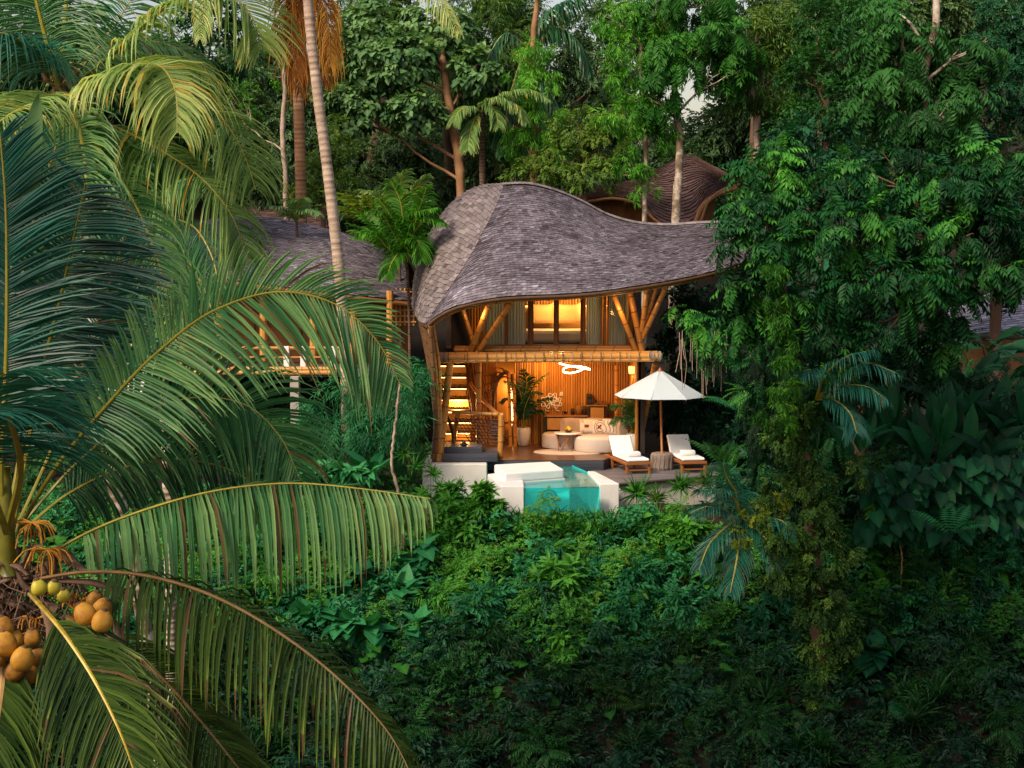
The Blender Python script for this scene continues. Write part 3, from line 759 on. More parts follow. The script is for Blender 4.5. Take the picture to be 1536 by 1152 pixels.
# ================================================================== pool
POOL = thing('swimming_pool', 'small turquoise plunge pool with clear front window and white plaster side walls', 'pool', G(845,728,-.25))
def Pp(mb, name, mats, smooth=False): return setparent(mb.build(name, mats, None, smooth), POOL)
def xy(px, py, z): q = G(px, py, z); return (float(q[0]), float(q[1]))
ZW = -.165; ZT = -.10
FL, FR = xy(786,729,ZT), xy(899,726,ZT)
YF = min(FL[1], FR[1])
def wallprism(name, poly, z0, z1):
    m = MB(); prism(m, poly, z0, z1, .55); o = Pp(m, name, M['plaster_clean'])
    b = o.modifiers.new('bev','BEVEL'); b.width = .025; b.segments = 2; return o
OL, BL, BLi = xy(751,729,ZT), xy(731,711,ZT), xy(752,709,ZT)
BL = (BL[0], BL[1]); 
wallprism('side_wall', [OL, FL, (FL[0]-.02, BLi[1]+.3), BLi, BL], -2.7, ZT)
OR = xy(929,725,ZT); BR, BRi = xy(893,707,ZT), xy(881,706.5,ZT)
wallprism('side_wall', [FR, OR, BR, BRi], -2.7, ZT)
bk = xy(858,700,ZW)
# basin floor and inside faces
inner = [FL, FR, BRi, bk, (BLi[0]+.10, bk[1]+.15), (BLi[0]-.02, BLi[1])]
m = MB(); prism(m, [(x, y+.06) for x, y in inner], -1.75, -1.65, .4)
n = len(inner)
for i in range(1, n):
    a, b = inner[i], inner[(i+1)%n]
    if i == n: continue
    m.add([[a[0],a[1]+.02,-1.65],[b[0],b[1]+.02,-1.65],[b[0],b[1]+.02,ZT-.02],[a[0],a[1]+.02,ZT-.02]], [[0,1,2,3]], .45)
Pp(m, 'basin', M['pool_tile'])
m = MB(); a = xy(855,733,ZW)[0]
bbox(m, ((FL[0]+a)/2+.02, YF+.95, -1.05), (a-FL[0]-.02, 1.35, 1.62), .02, .95); Pp(m, 'bench', M['pool_tile'])
m = MB(); bbox(m, ((BLi[0]+.15+a)/2, YF+2.6, -.95), (a-BLi[0]-.15, 1.8, 1.4), .02, .95); Pp(m, 'bench', M['pool_tile'])
# water surface
m = MB(); V = [[x, y+.005, ZW] for x, y in inner]; m.add(V, [list(range(n))]); Pp(m, 'pool_water', M['water'])
m = MB(); m.add([[FL[0]+.002,YF+.03,-1.8],[FR[0]-.002,YF+.03,-1.8],[FR[0]-.002,YF+.03,ZW+.015],[FL[0]+.002,YF+.03,ZW+.015]], [[0,1,2,3]]); Pp(m, 'acrylic_window', M['acrylic'])
m = MB(); box(m, ((FL[0]+FR[0])/2, YF+.03, -1.86), (FR[0]-FL[0]+.2,.10,.12), .5); Pp(m, 'window_sill', M['plaster_clean'])
# round wall light on the bench face
lc = A(P(823,743,YF+.25)[0], YF+.10, P(823,743,YF+.25)[2])
m = MB()
for r_, t_, z_ in ((.165,.03,.0),(.085,.025,-.01)):
    tube(m, [(lc[0]+r_*cos(q), lc[1]+z_, lc[2]+r_*sin(q)) for q in np.linspace(0,2*pi,25)], t_, 7, 1.0, cap=False)
blob(m, lc, (.05,.03,.05), v=1.0)
for q in np.linspace(0, 2*pi, 8, endpoint=False): blob(m, lc+A(.165*cos(q),-.02,.165*sin(q)), (.03,.02,.03), 8, 5, v=1.0)
blob(m, lc+A(-.24,0,.01), (.03,.02,.03), 8, 5, v=1.0); blob(m, lc+A(.20,0,.03), (.02,.02,.02), 8, 5, v=1.0)
Pp(m, 'pool_light', M['pool_fitting'])
# floating day-bed platform
plat = [G(757,710,.10), G(846,703.5,.10), G(826,692,.10), G(741,696.5,.10)]
DB = thing('day_bed', 'white padded sun platform over the back left corner of the pool', 'day bed', (plat[0]+plat[2])/2-A(0,0,.3))
m = MB(); prism(m, [(p_[0], p_[1]) for p_ in plat], -.13, .10, .6); o = setparent(m.build('mattress', M['mattress']), DB)
b = o.modifiers.new('bev','BEVEL'); b.width = .045; b.segments = 3
m = MB(); c_ = sum(plat)/4; prism(m, [(c_[0]+(p_[0]-c_[0])*1.02, c_[1]+(p_[1]-c_[1])*1.03) for p_ in plat], -.22, -.135, .7); setparent(m.build('base_slab', M['plaster_clean']), DB)
m = MB()
for p_ in plat: q = c_+(p_-c_)*.8; box(m, (q[0], q[1], -.55), (.1,.1,.66), .6)
setparent(m.build('support', M['plaster_clean']), DB)

# ================================================================== lower deck
DECK = thing('sun_deck', 'grey boarded sun deck beside the pool carrying parasol and two loungers', 'deck', G(1000,710,-.3))
ZD = -.27
d = [xy(929,724.5,ZD), xy(1077,712,ZD), xy(1090,694,ZD), xy(955,689,ZD), xy(857,697.5,ZD), xy(880,703,ZD)]
def clip_seg(poly, y):
    xs = []
    for i in range(len(poly)):
        (x0,y0),(x1,y1) = poly[i], poly[(i+1)%len(poly)]
        if (y0-y)*(y1-y) < 0: xs.append(x0+(x1-x0)*(y-y0)/(y1-y0))
    return (min(xs), max(xs)) if len(xs) > 1 else None
m = MB(); ys = np.arange(min(p_[1] for p_ in d), max(p_[1] for p_ in d), .115)
for y in ys:
    s0, s1 = clip_seg(d, y+.003), clip_seg(d, y+.108)
    if not s0 or not s1: continue
    cuts = np.sort(np.r_[0, RNG.uniform(.2,.8,1), 1])
    for k in range(2):
        a0 = s0[0]+(s0[1]-s0[0])*cuts[k]; b0 = s0[0]+(s0[1]-s0[0])*cuts[k+1]-.004; a1 = s1[0]+(s1[1]-s1[0])*cuts[k]; b1 = s1[0]+(s1[1]-s1[0])*cuts[k+1]-.004
        prism(m, [(a0,y+.003),(b0,y+.003),(b1,y+.108),(a1,y+.108)], ZD-.03, ZD, RNG.uniform(.3,.75))
setparent(m.build('deck_board', M['deck_grey']), DECK)
m = MB(); cx = sum(p_[0] for p_ in d)/6; cy = sum(p_[1] for p_ in d)/6
prism(m, [(cx+(x-cx)*1.005, cy+(y-cy)*1.01) for x, y in d], ZD-.09, ZD-.034, .3); setparent(m.build('fascia', M['dark_timber']), DECK)
m = MB(); prism(m, [(cx+(x-cx)*.97, cy+(y-cy)*.97) for x, y in d], -2.6, ZD-.095, .5); setparent(m.build('deck_plinth', M['plaster']), DECK)

# ================================================================== furniture
def lounger(loc, rz, label, first=None):
    t = thing('sun_lounger', label, 'sun lounger', loc, rz, 'sun loungers beside the parasol')
    def L(mb, name, mm, par=None, bev=0, sm=False):
        o = mb.build(name, M[mm], par or t, sm)
        if bev: b = o.modifiers.new('b','BEVEL'); b.width = bev; b.segments = 2
        return o
    # x = across, y = length: foot at y=-0.95, head at y=+0.95
    for x in (-.31,.31):
        for y in (-.88,.35):
            m = MB(); bbox(m, (x,y,.13), (.065,.065,.26), .006, .45); L(m, 'leg', 'teak')
    m = MB()
    for x in (-.33,.33): bbox(m, (x,0.0,.28), (.05,1.9,.075), .008, .5)
    for y in (-.93,.93): bbox(m, (0,y,.28), (.61,.045,.07), .008, .55)
    bbox(m, (0,-.88,.10), (.56,.03,.04), .004, .5); bbox(m, (0,.35,.10), (.56,.03,.04), .004, .5)
    for k in range(11): box(m, (0,-.82+.12*k,.305), (.60,.085,.02), .4)
    L(m, 'frame', 'teak')
    m = MB(); bbox(m, (0,-.30,.365), (.62,1.24,.085), .03, .6); L(m, 'seat_cushion', 'cushion')
    an = radians(50); m = MB(); bbox(m, (0,.30,0), (.62,.64,.08), .03, .6); 
    V = np.concatenate(m.V); c, s = cos(an), sin(an)
    V2 = np.stack([V[:,0], V[:,1]*c-V[:,2]*s+.30, V[:,1]*s+V[:,2]*c+.37], 1); m.V = [V2.astype(np.float32)]; L(m, 'back_cushion', 'cushion')
    m = MB(); bbox(m, (0,.30,-.06), (.60,.62,.025), .006, .5); V = np.concatenate(m.V)
    m.V = [np.stack([V[:,0], V[:,1]*c-V[:,2]*s+.30, V[:,1]*s+V[:,2]*c+.37], 1).astype(np.float32)]
    for x in (-.2,.2): beam(m, (x,.60,.66), (x,.84,.30), .03, .03, .5)
    L(m, 'backrest', 'teak')
    return t
def towel(loc, rz, label):
    m = MB(); bbox(m, (0,0,.035), (.40,.24,.07), .03, .6); bbox(m, (0,.005,.10), (.39,.225,.06), .028, .7); blob(m, (0,-.115,.07), (.195,.025,.06), 12, 8, .5)
    o = m.build('folded_towel', M['towel']); o.location = [float(x) for x in loc]; o.rotation_euler = (0,0,rz); return tag(o, label, 'towel', 'folded towels on the loungers')
l1 = G(957,711,ZD); l2 = G(1040,709.5,ZD)
R1, R2 = radians(14), radians(9)
def off(l, r, y, z): return l+A(-sin(r)*y, cos(r)*y, z)
c1 = off(l1, R1, .88, 0); c2 = off(l2, R2, .88, 0)
lounger(c1, R1, 'teak sun lounger with pale cushion between the pool and the parasol stump')
lounger(c2, R2, 'teak sun lounger with shaded grey backrest right of the parasol stump')
towel(off(c1, R1, -.45, .41), R1+.05, 'folded white towel on the lounger nearest the pool')
towel(off(c2, R2, -.32, .41), R2-.03, 'folded white towel on the lounger right of the parasol')
# parasol
ub = G(994,705,ZD); ux_, uy_ = float(ub[0]), float(ub[1])+.15
UM = thing('parasol', 'open off-white canvas parasol on a wooden pole between the loungers', 'parasol', (ux_,uy_,ZD))
top = P(990,556,uy_); rim = P(990,594,uy_)
m = MB(); nP = 8; Rr = 1.24; tx, ty = float(top[0]), uy_
seg = 6; a0 = radians(22.5)+radians(6)
for k in range(nP):
    q0, q1 = a0+2*pi*k/nP, a0+2*pi*(k+1)/nP; X = np.zeros((seg+1, 7, 3))
    for i in range(seg+1):
        t = i/seg; r_ = .03+(Rr-.03)*t; z = top[2]+(rim[2]-top[2])*(t*.9+.1*t*t)
        for j in range(7):
            s_ = j/6; p0 = A(cos(q0),sin(q0)); p1 = A(cos(q1),sin(q1)); p_ = (p0*(1-s_)+p1*s_)*r_
            X[i,j] = (tx+p_[0], ty+p_[1], z+.02*0-.035*t*sin(pi*s_)*(1-.2*t)+ (0.03*t*t*sin(pi*s_)))
    sheet(m, X, RNG.uniform(.45,.65))
setparent(m.build('canopy', M['canvas']), UM)
m = MB()
for k in range(nP):
    q0 = a0+2*pi*k/nP
    tube(m, [(tx+.03*cos(q0),ty+.03*sin(q0),top[2]+.006),(tx+Rr*cos(q0),ty+Rr*sin(q0),rim[2]+.006)], .009, 5, .15)
setparent(m.build('seam', M['canvas']), UM)
for k in range(nP):
    m = MB(); q0 = a0+2*pi*k/nP
    beam(m, (tx+.04*cos(q0),ty+.04*sin(q0),top[2]-.05), (tx+(Rr-.02)*cos(q0),ty+(Rr-.02)*sin(q0),rim[2]-.03), .018,.025,.5)
    beam(m, (tx+.04*cos(q0),ty+.04*sin(q0),rim[2]-.12), (tx+.62*cos(q0),ty+.62*sin(q0),(top[2]+rim[2])/2-.05), .016,.02,.5)
    setparent(m.build('rib', M['teak']), UM)
m = MB(); tube(m, [(ux_,uy_,ZD+.2),(tx,ty,top[2])], .032, 12, .55); setparent(m.build('pole', M['teak'], None, True), UM)
m = MB(); lathe(m, [(0,.09),(.025,.075),(.045,.04),(.06,.01),(.07,-.02)], (tx,ty,top[2]), 12, .5); setparent(m.build('finial', M['teak'], None, True), UM)
m = MB(); prof = [(.0,.0),(.27,.0),(.30,.06),(.29,.2),(.30,.34),(.29,.42),(.27,.445),(0,.445)]
lathe(m, prof, (ux_,uy_,ZD), 28, .5)
for k in range(16): q = 2*pi*k/16; tube(m, [(ux_+.297*cos(q),uy_+.297*sin(q),ZD+.02),(ux_+.292*cos(q+.1),uy_+.292*sin(q+.1),ZD+.40)], RNG.uniform(.012,.03), 5, RNG.uniform(.2,.8))
ST = m.build('tree_stump', M['stone']); tag(ST, 'round bark-covered stump holding the parasol pole', 'stump')

# ---- lounge furniture
fz = 0.0
def Tt_(name, label, cat, loc, group=None): return thing(name, label, cat, loc, 0, group)
sc = G(885,680,0)
SO = Tt_('sofa', 'cream curved sofa with two rounded seats in the lounge', 'sofa', (float(sc[0]), float(sc[1])+.6, 0))
def arc_prism(mb, cx, cy, r0, r1, q0, q1, z0, z1, v=.6, n=20, round_=.05):
    """upholstered arc with rounded top"""
    prof = [(r0,z0),(r0,z1-round_),(r0+round_*.4,z1-round_*.3),(r0+round_,z1),(r1-round_,z1),(r1-round_*.4,z1-round_*.3),(r1,z1-round_),(r1,z0)]
    a_ = np.linspace(q0, q1, n); X = np.array([[[cx+r*cos(q), cy+r*sin(q), z] for r, z in prof] for q in a_]); sheet(mb, X, v)
    for e in (0, -1):
        n0 = mb.n; mb.add(X[e], [list(range(8)) if e else list(range(8))[::-1]], v)
cushL = G(838,676,0); cushR = G(905,681,0)
m = MB()
cl_, cr_ = (float(cushL[0])+.15, float(cushL[1])+.62), (float(cushR[0])-.02, float(cushR[1])+.66)
lathe(m, [(0,.02),(.60,.02),(.62,.05),(.62,.36),(.60,.41),(.55,.435),(0,.445)], (cl_[0],cl_[1],0), 32, .6, sx=.98, sy=.8)
setparent(m.build('seat', M['sofa'], None, True), SO)
m = MB(); lathe(m, [(0,.02),(.74,.02),(.76,.05),(.76,.36),(.74,.41),(.68,.435),(0,.45)], (cr_[0],cr_[1],0), 36, .6, sx=1.0, sy=.85)
setparent(m.build('seat', M['sofa'], None, True), SO)
m = MB(); bx0 = P(843,640,2.3)[0]; bx1 = P(936,640,1.9)[0]
bp_ = spline([(bx0,2.42),(bx0+.5,2.66),(1.9,2.66),(2.5,2.45),(bx1-.08,2.0),(bx1-.02,1.55)], 30) if False else spline([(bx0+.02,2.35,0),(bx0+.35,2.58,0),(2.1,2.60,0),(2.6,2.42,0),(bx1-.12,2.0,0),(bx1-.05,1.5,0)], 30)
T_ = nrm(np.gradient(bp_, axis=0)); Nn = np.stack([-T_[:,1], T_[:,0], T_[:,2]*0], 1)
hh = .80-.0*np.linspace(0,1,30)
X = np.stack([bp_-Nn*.13+A(0,0,.03), bp_-Nn*.12+A(0,0,.70), bp_-Nn*.08+A(0,0,.80), bp_+A(0,0,.835), bp_+Nn*.08+A(0,0,.80), bp_+Nn*.12+A(0,0,.7), bp_+Nn*.13+A(0,0,.03)], 1)
sheet(m, X, .55)
for e in (0,-1): m.add(X[e], [list(range(7))], .5)
bo = setparent(m.build('backrest', M['sofa'], None, True), SO)
def cushion(px, py, Y, w_, h_, rz, tilt, label, style):
    t = thing('throw_pillow', label, 'pillow', P(px, py, Y)-A(0,0,h_/2), rz, 'patterned cushions on the curved sofa')
    n = 14; m = MB(); X = np.zeros((2,n,n,3))
    for i in range(n):
        for j in range(n):
            u, v = i/(n-1)*2-1, j/(n-1)*2-1; pf = (max(0,(1-u**4)*(1-v**4)))**.5*.075
            ed = 1-.05*(1-abs(v))*abs(u)**6
            for s in (0,1): X[s,i,j] = (u*w_/2*(1-.06*(1-v*v)*0), (pf if s else -pf), h_/2+v*h_/2)
    for s in (0,1): sheet(m, X[s] if s else X[s][::-1], .7)
    ct = cos(tilt); stt = sin(tilt)
    o = m.build('cover', M['cushion'], t, True)
    marks = MB()
    def yf(x, z):
        u, v = x/(w_/2), (z-h_/2)/(h_/2); return -((max(0,(1-u**4)*(1-v**4)))**.5*.075)-.004
    def quad(x0,z0,x1,z1,wd,mi=0):
        p0, p1 = A(x0,yf(x0,z0),z0), A(x1,yf(x1,z1),z1); d_ = nrm(p1-p0); nn = A(-d_[2],0,d_[0])*wd/2
        marks.add([p0-nn,p1-nn,p1+nn,p0+nn], [[0,1,2,3]], .5, mi)
    if style == 0:
        quad(-.06,h_*.42,-.06,h_*.62,.13,0)
        for cx in (-w_*.36, w_*.32):
            for cz in (h_*.14, h_*.86):
                for k in range(3): quad(cx-.04,cz-.04+.04*k,cx+.04,cz+.04-.04*k,.014,1)
                quad(cx,cz-.05,cx,cz+.05,.012,1)
    elif style == 1:
        for r_ in (.14,.20):
            a_ = np.linspace(.15*pi,1.85*pi,14)
            for k in range(13): quad(r_*cos(a_[k])*.8,h_/2+r_*sin(a_[k]),r_*cos(a_[k+1])*.8,h_/2+r_*sin(a_[k+1]),.014,1)
        quad(-.07,h_/2-.05,.04,h_/2+.06,.05,0); quad(-.07,h_/2+.05,.04,h_/2-.06,.03,0)
    else:
        for ox in (-.12,0.0,.10):
            a_ = np.linspace(.04,h_-.04,9)
            for k in range(8): quad(ox+.045*sin(a_[k]*14),a_[k],ox+.045*sin(a_[k+1]*14),a_[k+1],.018,1)
    marks.build('motif', [M['pattern_red'], M['pattern_brown']], t)
    t.rotation_euler = (-tilt, 0, rz)
cushion(885,638,2.10,.46,.42,.05,.22,'cream cushion with a red-brown square and corner stars','a') if False else None
cushion(883,640,2.12,.50,.42,.04,.22,'cream cushion with a red-brown square in its middle, leftmost on the sofa',0)
cushion(900,641,2.00,.44,.40,-.15,.22,'cushion with brown rings round a cross, middle one on the sofa',1)
cushion(914,640,1.92,.44,.42,-.35,.20,'cushion with wavy dark stripes at the right end of the sofa',2)
# rug and coffee table
rc = G(848,680,0)
m = MB(); lathe(m, [(0,.022),(.98,.022),(1.0,.018),(1.01,.004)], (float(rc[0])+.12,float(rc[1])+.25,0), 40, .5, sx=1.0, sy=.62); lathe(m, [(.9,.024),(.94,.026),(.97,.0235)], (float(rc[0])+.12,float(rc[1])+.25,0), 40, .9, sx=1.0, sy=.62)
tag(m.build('round_rug', M['rug'], None, True), 'pale round woven rug under the coffee table', 'rug')
tc_ = G(852,678,0); CT = thing('coffee_table', 'round marble-topped coffee table on crossed wooden legs', 'table', (float(tc_[0]), float(tc_[1])+.28, .0))
tz = .49; tX, tY = float(tc_[0]), float(tc_[1])+.28
m = MB(); lathe(m, [(0,tz+.03),(.36,tz+.03),(.375,tz+.02),(.375,tz),(.35,tz-.01),(0,tz-.01)], (tX,tY,0), 32, .6); setparent(m.build('tabletop', M['marble'], None, True), CT)
for k in range(8):
    q = 2*pi*k/8+.2; s_ = 1 if k % 2 else -1
    m = MB(); beam(m, (tX+.31*cos(q), tY+.31*sin(q), tz-.01), (tX+.28*cos(q+s_*1.0), tY+.28*sin(q+s_*1.0), .026), .03,.03,.4); setparent(m.build('leg', M['teak']), CT)
m = MB(); lathe(m, [(0,.005),(.06,.01),(.11,.05),(.12,.06),(.105,.055),(0,.02)], (tX+.02,tY-.02,tz+.03), 18, .3)
b_ = m.build('fruit_bowl', M['black'], None, True); tag(b_, 'small bowl on the marble coffee table', 'bowl')
for i, (dx, dy, dz, r_, v_, lb) in enumerate(((-.05,0,.085,.045,.1,'red fruit on the left of the coffee table bowl'),(.03,-.03,.09,.05,.9,'yellow fruit at the front of the coffee table bowl'),(.06,.04,.10,.042,.7,'orange-yellow fruit at the back right of the bowl'),(0,.03,.13,.05,.8,'yellow fruit on top of the heap in the bowl'))):
    m = MB(); blob(m, (tX+.02+dx, tY-.02+dy, tz+.03+dz), r_, 12, 8, v_); tag(m.build('fruit', M['fruit'], None, True), lb, 'fruit', 'fruit in the bowl')
# pots with plants
def pot(px, py, Y, s, mm, label, big):
    c = G(px, py, 0.0); c = A(c[0], Y if Y else c[1], 0)
    t = thing('plant_pot', label, 'plant pot', c)
    m = MB(); pf = [(0,0),(.12,0),(.15,.03),(.195,.22),(.21,.40),(.20,.50),(.19,.53),(.17,.53),(.16,.46),(0,.45)] if big else [(0,0),(.15,0),(.19,.06),(.21,.24),(.19,.42),(.17,.48),(.15,.48),(.14,.42),(0,.41)]
    lathe(m, [(r*s, z*s) for r, z in pf], c, 28, .6); setparent(m.build('vessel', M[mm], None, True), t); return c
pc1 = pot(785,668.5,None,1.0,'ceramic','tall cream ceramic pot holding the dark indoor palm',True)
pc2 = pot(950,677,None,1.08,'ceramic_grey','ribbed pale grey ceramic pot beside the right bamboo post',False)
# wall decoration: three scrolled pale outlines
WD = thing('wall_ornament', 'pale scrolled metal ornament of looping flower outlines on the slat wall', 'wall ornament', P(827,602,2.9))
def loops(px, py, r, seedk):
    m = MB(); c = P(px, py, 2.92); s_ = r/51.5
    for rr, k in ((1.0,5),(.62,4)):
        a_ = np.linspace(0,2*pi,50); rad = s_*rr*(.82+.18*np.cos(a_*k+seedk))
        tube(m, [(c[0]+q*cos(b), c[1], c[2]+q*sin(b)*1.05) for q, b in zip(rad, a_)], .014, 6, .9, cap=False)
    tube(m, [(c[0]-.05,c[1],c[2]-s_*1.0),(c[0]-.02,c[1],c[2]-s_*1.35),(c[0]+.08,c[1],c[2]-s_*1.5)], .012, 5, .9)
    setparent(m.build('scroll', M['ceramic'], None, True), WD)
for q in ((820,603,9.5,0),(829,598,9,1.3),(835,604,8.5,2.2)): loops(*q)
m = MB(); bbox(m, P(842,591,2.93), (.10,.02,.10), .004, .7); box(m, P(842,591,2.915), (.05,.012,.05), .2); tag(m.build('wall_switch', M['ceramic']), 'small square control panel on the slat wall', 'switch')
# sideboard low and tall
def cabinet(px0, px1, pyt, Y, d_, label, rows_, name='sideboard'):
    x0, x1 = P(px0,640,Y)[0], P(px1,640,Y)[0]; zt_ = P((px0+px1)/2, pyt, Y)[2]
    t = thing(name, label, 'cabinet', ((x0+x1)/2, Y+d_/2, 0)); m = MB()
    bbox(m, ((x0+x1)/2, Y+d_/2, zt_-.025), (x1-x0+.06, d_+.04, .05), .006, .65); setparent(m.build('top', M['timber']), t)
    m = MB(); box(m, (x0+.02, Y+d_/2, zt_/2-.03), (.05,d_,zt_-.05), .2); box(m, (x1-.02, Y+d_/2, zt_/2-.03), (.05,d_,zt_-.05), .2); box(m, ((x0+x1)/2, Y+d_-.02, zt_/2-.03), (x1-x0-.05,.03,zt_-.06), .1)
    setparent(m.build('carcass', M['dark_timber']), t)
    h_ = (zt_-.12)/rows_
    for r in range(rows_):
        m = MB(); bbox(m, ((x0+x1)/2, Y+.05, .06+h_*(r+.5)), (x1-x0-.14,.08,h_-.05), .01, .6); setparent(m.build('drawer', M['weave']), t)
    return x0, x1, zt_
s0 = cabinet(817,880,623,2.55,.40,'long low sideboard with woven drawer fronts behind the sofa',2)
s1 = cabinet(882,910,607,2.62,.36,'taller woven-front cabinet in the lounge corner behind the sofa',3,'tall_cabinet')
def vessel(px, Y, z, prof, mm, label, cat='canister', name='canister', v=.5):
    m = MB(); lathe(m, prof, (float(P(px,620,Y)[0]), Y, z), 18, v); tag(m.build(name, M[mm], None, True), label, cat); 
vessel(859,2.72,s0[2],[(0,0),(.055,0),(.055,.17),(.04,.19),(0,.19)],'black','black lidded jar at the left of the dark containers on the sideboard')
vessel(868,2.72,s0[2],[(0,0),(.085,0),(.09,.24),(.08,.26),(.03,.27),(0,.28)],'weave','brown woven bucket in the middle of the sideboard','bucket','ice_bucket',.2)
vessel(877,2.74,s0[2],[(0,0),(.06,0),(.06,.22),(.05,.25),(0,.25)],'dark_timber','dark wooden canister against the taller cabinet')
vessel(845,2.74,s0[2],[(0,0),(.03,0),(.045,.10),(.043,.10),(.028,.01),(0,.01)],'glass','clear drinking glass on the left of the sideboard','glass','drinking_glass')
vessel(849,2.78,s0[2],[(0,0),(.03,0),(.045,.10),(.043,.10),(.028,.01),(0,.01)],'glass','clear drinking glass next to the black jar','glass','drinking_glass')
m = MB(); cx_ = float(P(884,600,2.75)[0]); bbox(m, (cx_,2.78,s1[2]+.15), (.16,.2,.30), .02, .4); bbox(m, (cx_,2.64,s1[2]+.25), (.13,.12,.08), .02, .6); bbox(m, (cx_,2.66,s1[2]+.02), (.14,.16,.03), .008, .3)
tag(m.build('coffee_machine', M['black']), 'black coffee machine on top of the taller cabinet', 'coffee machine')
vessel(892,2.76,s1[2],[(0,0),(.03,0),(.06,.04),(.062,.10),(.05,.12),(.02,.14),(0,.15)],'black','black kettle on the taller cabinet','kettle','kettle')
m = MB(); bbox(m, (float(P(902,600,2.8)[0]),2.8,s1[2]+.025), (.42,.26,.025), .008, .5)
for k in range(3): lathe(m, [(0,0),(.025,0),(.035,.06),(.033,.06),(0,.01)], (float(P(897+5*k,600,2.8)[0]),2.78,s1[2]+.04), 12, .6)
tag(m.build('tea_tray', M['timber']), 'wooden tray of small cups on the taller cabinet', 'tray')
# looping LED pendant
PL = thing('pendant_light', 'glowing looped ribbon pendant light under the lounge ceiling', 'light', P(862,549,1.6)+A(0,0,.1))
q = [(839,545),(850,548),(864,550.5),(878,553),(885,554),(878,551.5),(868,549.5),(856,549.5),(846,553),(845,557.5),(853,559.5),(864,558),(873,554.5),(879,550.5)]
pts = [P(a_, b_, 1.6+.12*sin(i*1.1)) for i, (a_, b_) in enumerate(q)]
m = MB(); tube(m, spline(pts, 80), .019, 8, .5); setparent(m.build('light_ribbon', M['glow'], None, True), PL)
m = MB()
for k in (1, 7, 12): tube(m, [pts[k], (pts[k][0]*.7+pts[7][0]*.3, pts[k][1], CZ)], .004, 5, .5)
setparent(m.build('suspension_wire', M['black']), PL)
# bed upstairs
bx, by = float(P(834,500,2.6)[0]), 2.35
BD = thing('bed', 'double bed with white cover in the lit upstairs bedroom', 'bed', (bx,by,2.83))
m = MB(); bbox(m, (bx,by,2.83+.14), (2.0,2.1,.20), .01, .3); setparent(m.build('bed_base', M['dark_timber']), BD)
m = MB(); bbox(m, (bx,by,2.83+.40), (1.86,2.0,.32), .07, .6); setparent(m.build('mattress', M['sheets']), BD)
m = MB(); bbox(m, (bx,by+1.08,2.83+.62), (2.3,.10,1.25), .02, .7); setparent(m.build('headboard', M['weave']), BD)
for px, Y, lb in ((812,3.0,'gold-lit pillow on the left side of the upstairs bed'),(852,3.0,'gold-lit pillow on the right side of the upstairs bed')):
    c_ = P(px, 470, Y); t = MB(); n = 12; X = np.zeros((n,n,3)); Xb = np.zeros((n,n,3))
    for i in range(n):
        for j in range(n):
            u, v = i/(n-1)*2-1, j/(n-1)*2-1; pf = (max(0,(1-u**4)*(1-v**4)))**.5*.10; cor = .04*abs(u)**3*abs(v)**3
            X[i,j] = (c_[0]+u*.36, c_[1]-pf, c_[2]-.02+v*.27+.07*abs(u)**4*(v > 0)*v); Xb[i,j] = X[i,j]+A(0,2*pf,0)
    sheet(t, X[::-1], .6); sheet(t, Xb, .6); tag(t.build('pillow', M['pillow'], None, True), lb, 'pillow', 'pillows on the upstairs bed')
m = MB(); box(m, (ux(840)+.1, 3.36, P(840,457,3.4)[2]-.05), (2.2,.04,.05), .5); setparent(m.build('bedside_light', M['glow_soft']), HOUSE)

def potted(root_name, label, c, fr, L, v0, lm):
    t = thing(root_name, label, 'potted palm', c)
    for f_ in fr:
        pts = [c]+[P(a_, b_, c[1]+dy) for a_, b_, dy in f_]
        o = frond(pts, L=L, n=26, w=.060, droop=.55, fwd=.9, lift=.25, start=.22, r0=.012, v0=v0, mats=[LM[lm], LM['rachis']]); setparent(o, t)
POTTED = [('potted_palm','dark feathery palm growing from the tall cream pot',pc1+A(0,0,.45),[[(792,600,-.1),(805,575,-.2),(822,560,-.3)],[(783,600,-.2),(775,580,-.4),(758,572,-.5)],[(788,595,0),(790,570,-.1),(785,555,-.2)],[(795,615,-.2),(812,600,-.4),(826,598,-.5)],[(778,615,0),(765,600,0),(752,603,-.1)],[(795,620,0),(810,618,0),(818,632,0)],[(780,600,.1),(770,585,.1),(772,570,.1)],[(788,610,-.4),(800,590,-.6),(812,590,-.7)]],.36,.0,'palm_green'),
          ('potted_palm','green palm growing from the ribbed grey pot behind the lounger',pc2+A(0,0,.4),[[(945,625,-.1),(932,610,-.2),(918,612,-.3)],[(950,620,0),(948,604,0),(940,598,0)],[(955,620,0),(962,602,0),(970,590,0)],[(957,625,0),(972,612,0),(980,618,0)],[(944,635,-.2),(930,628,-.3),(920,634,-.4)],[(952,615,-.2),(955,600,-.3),(952,588,-.3)]],.38,.28,'palm_green')]
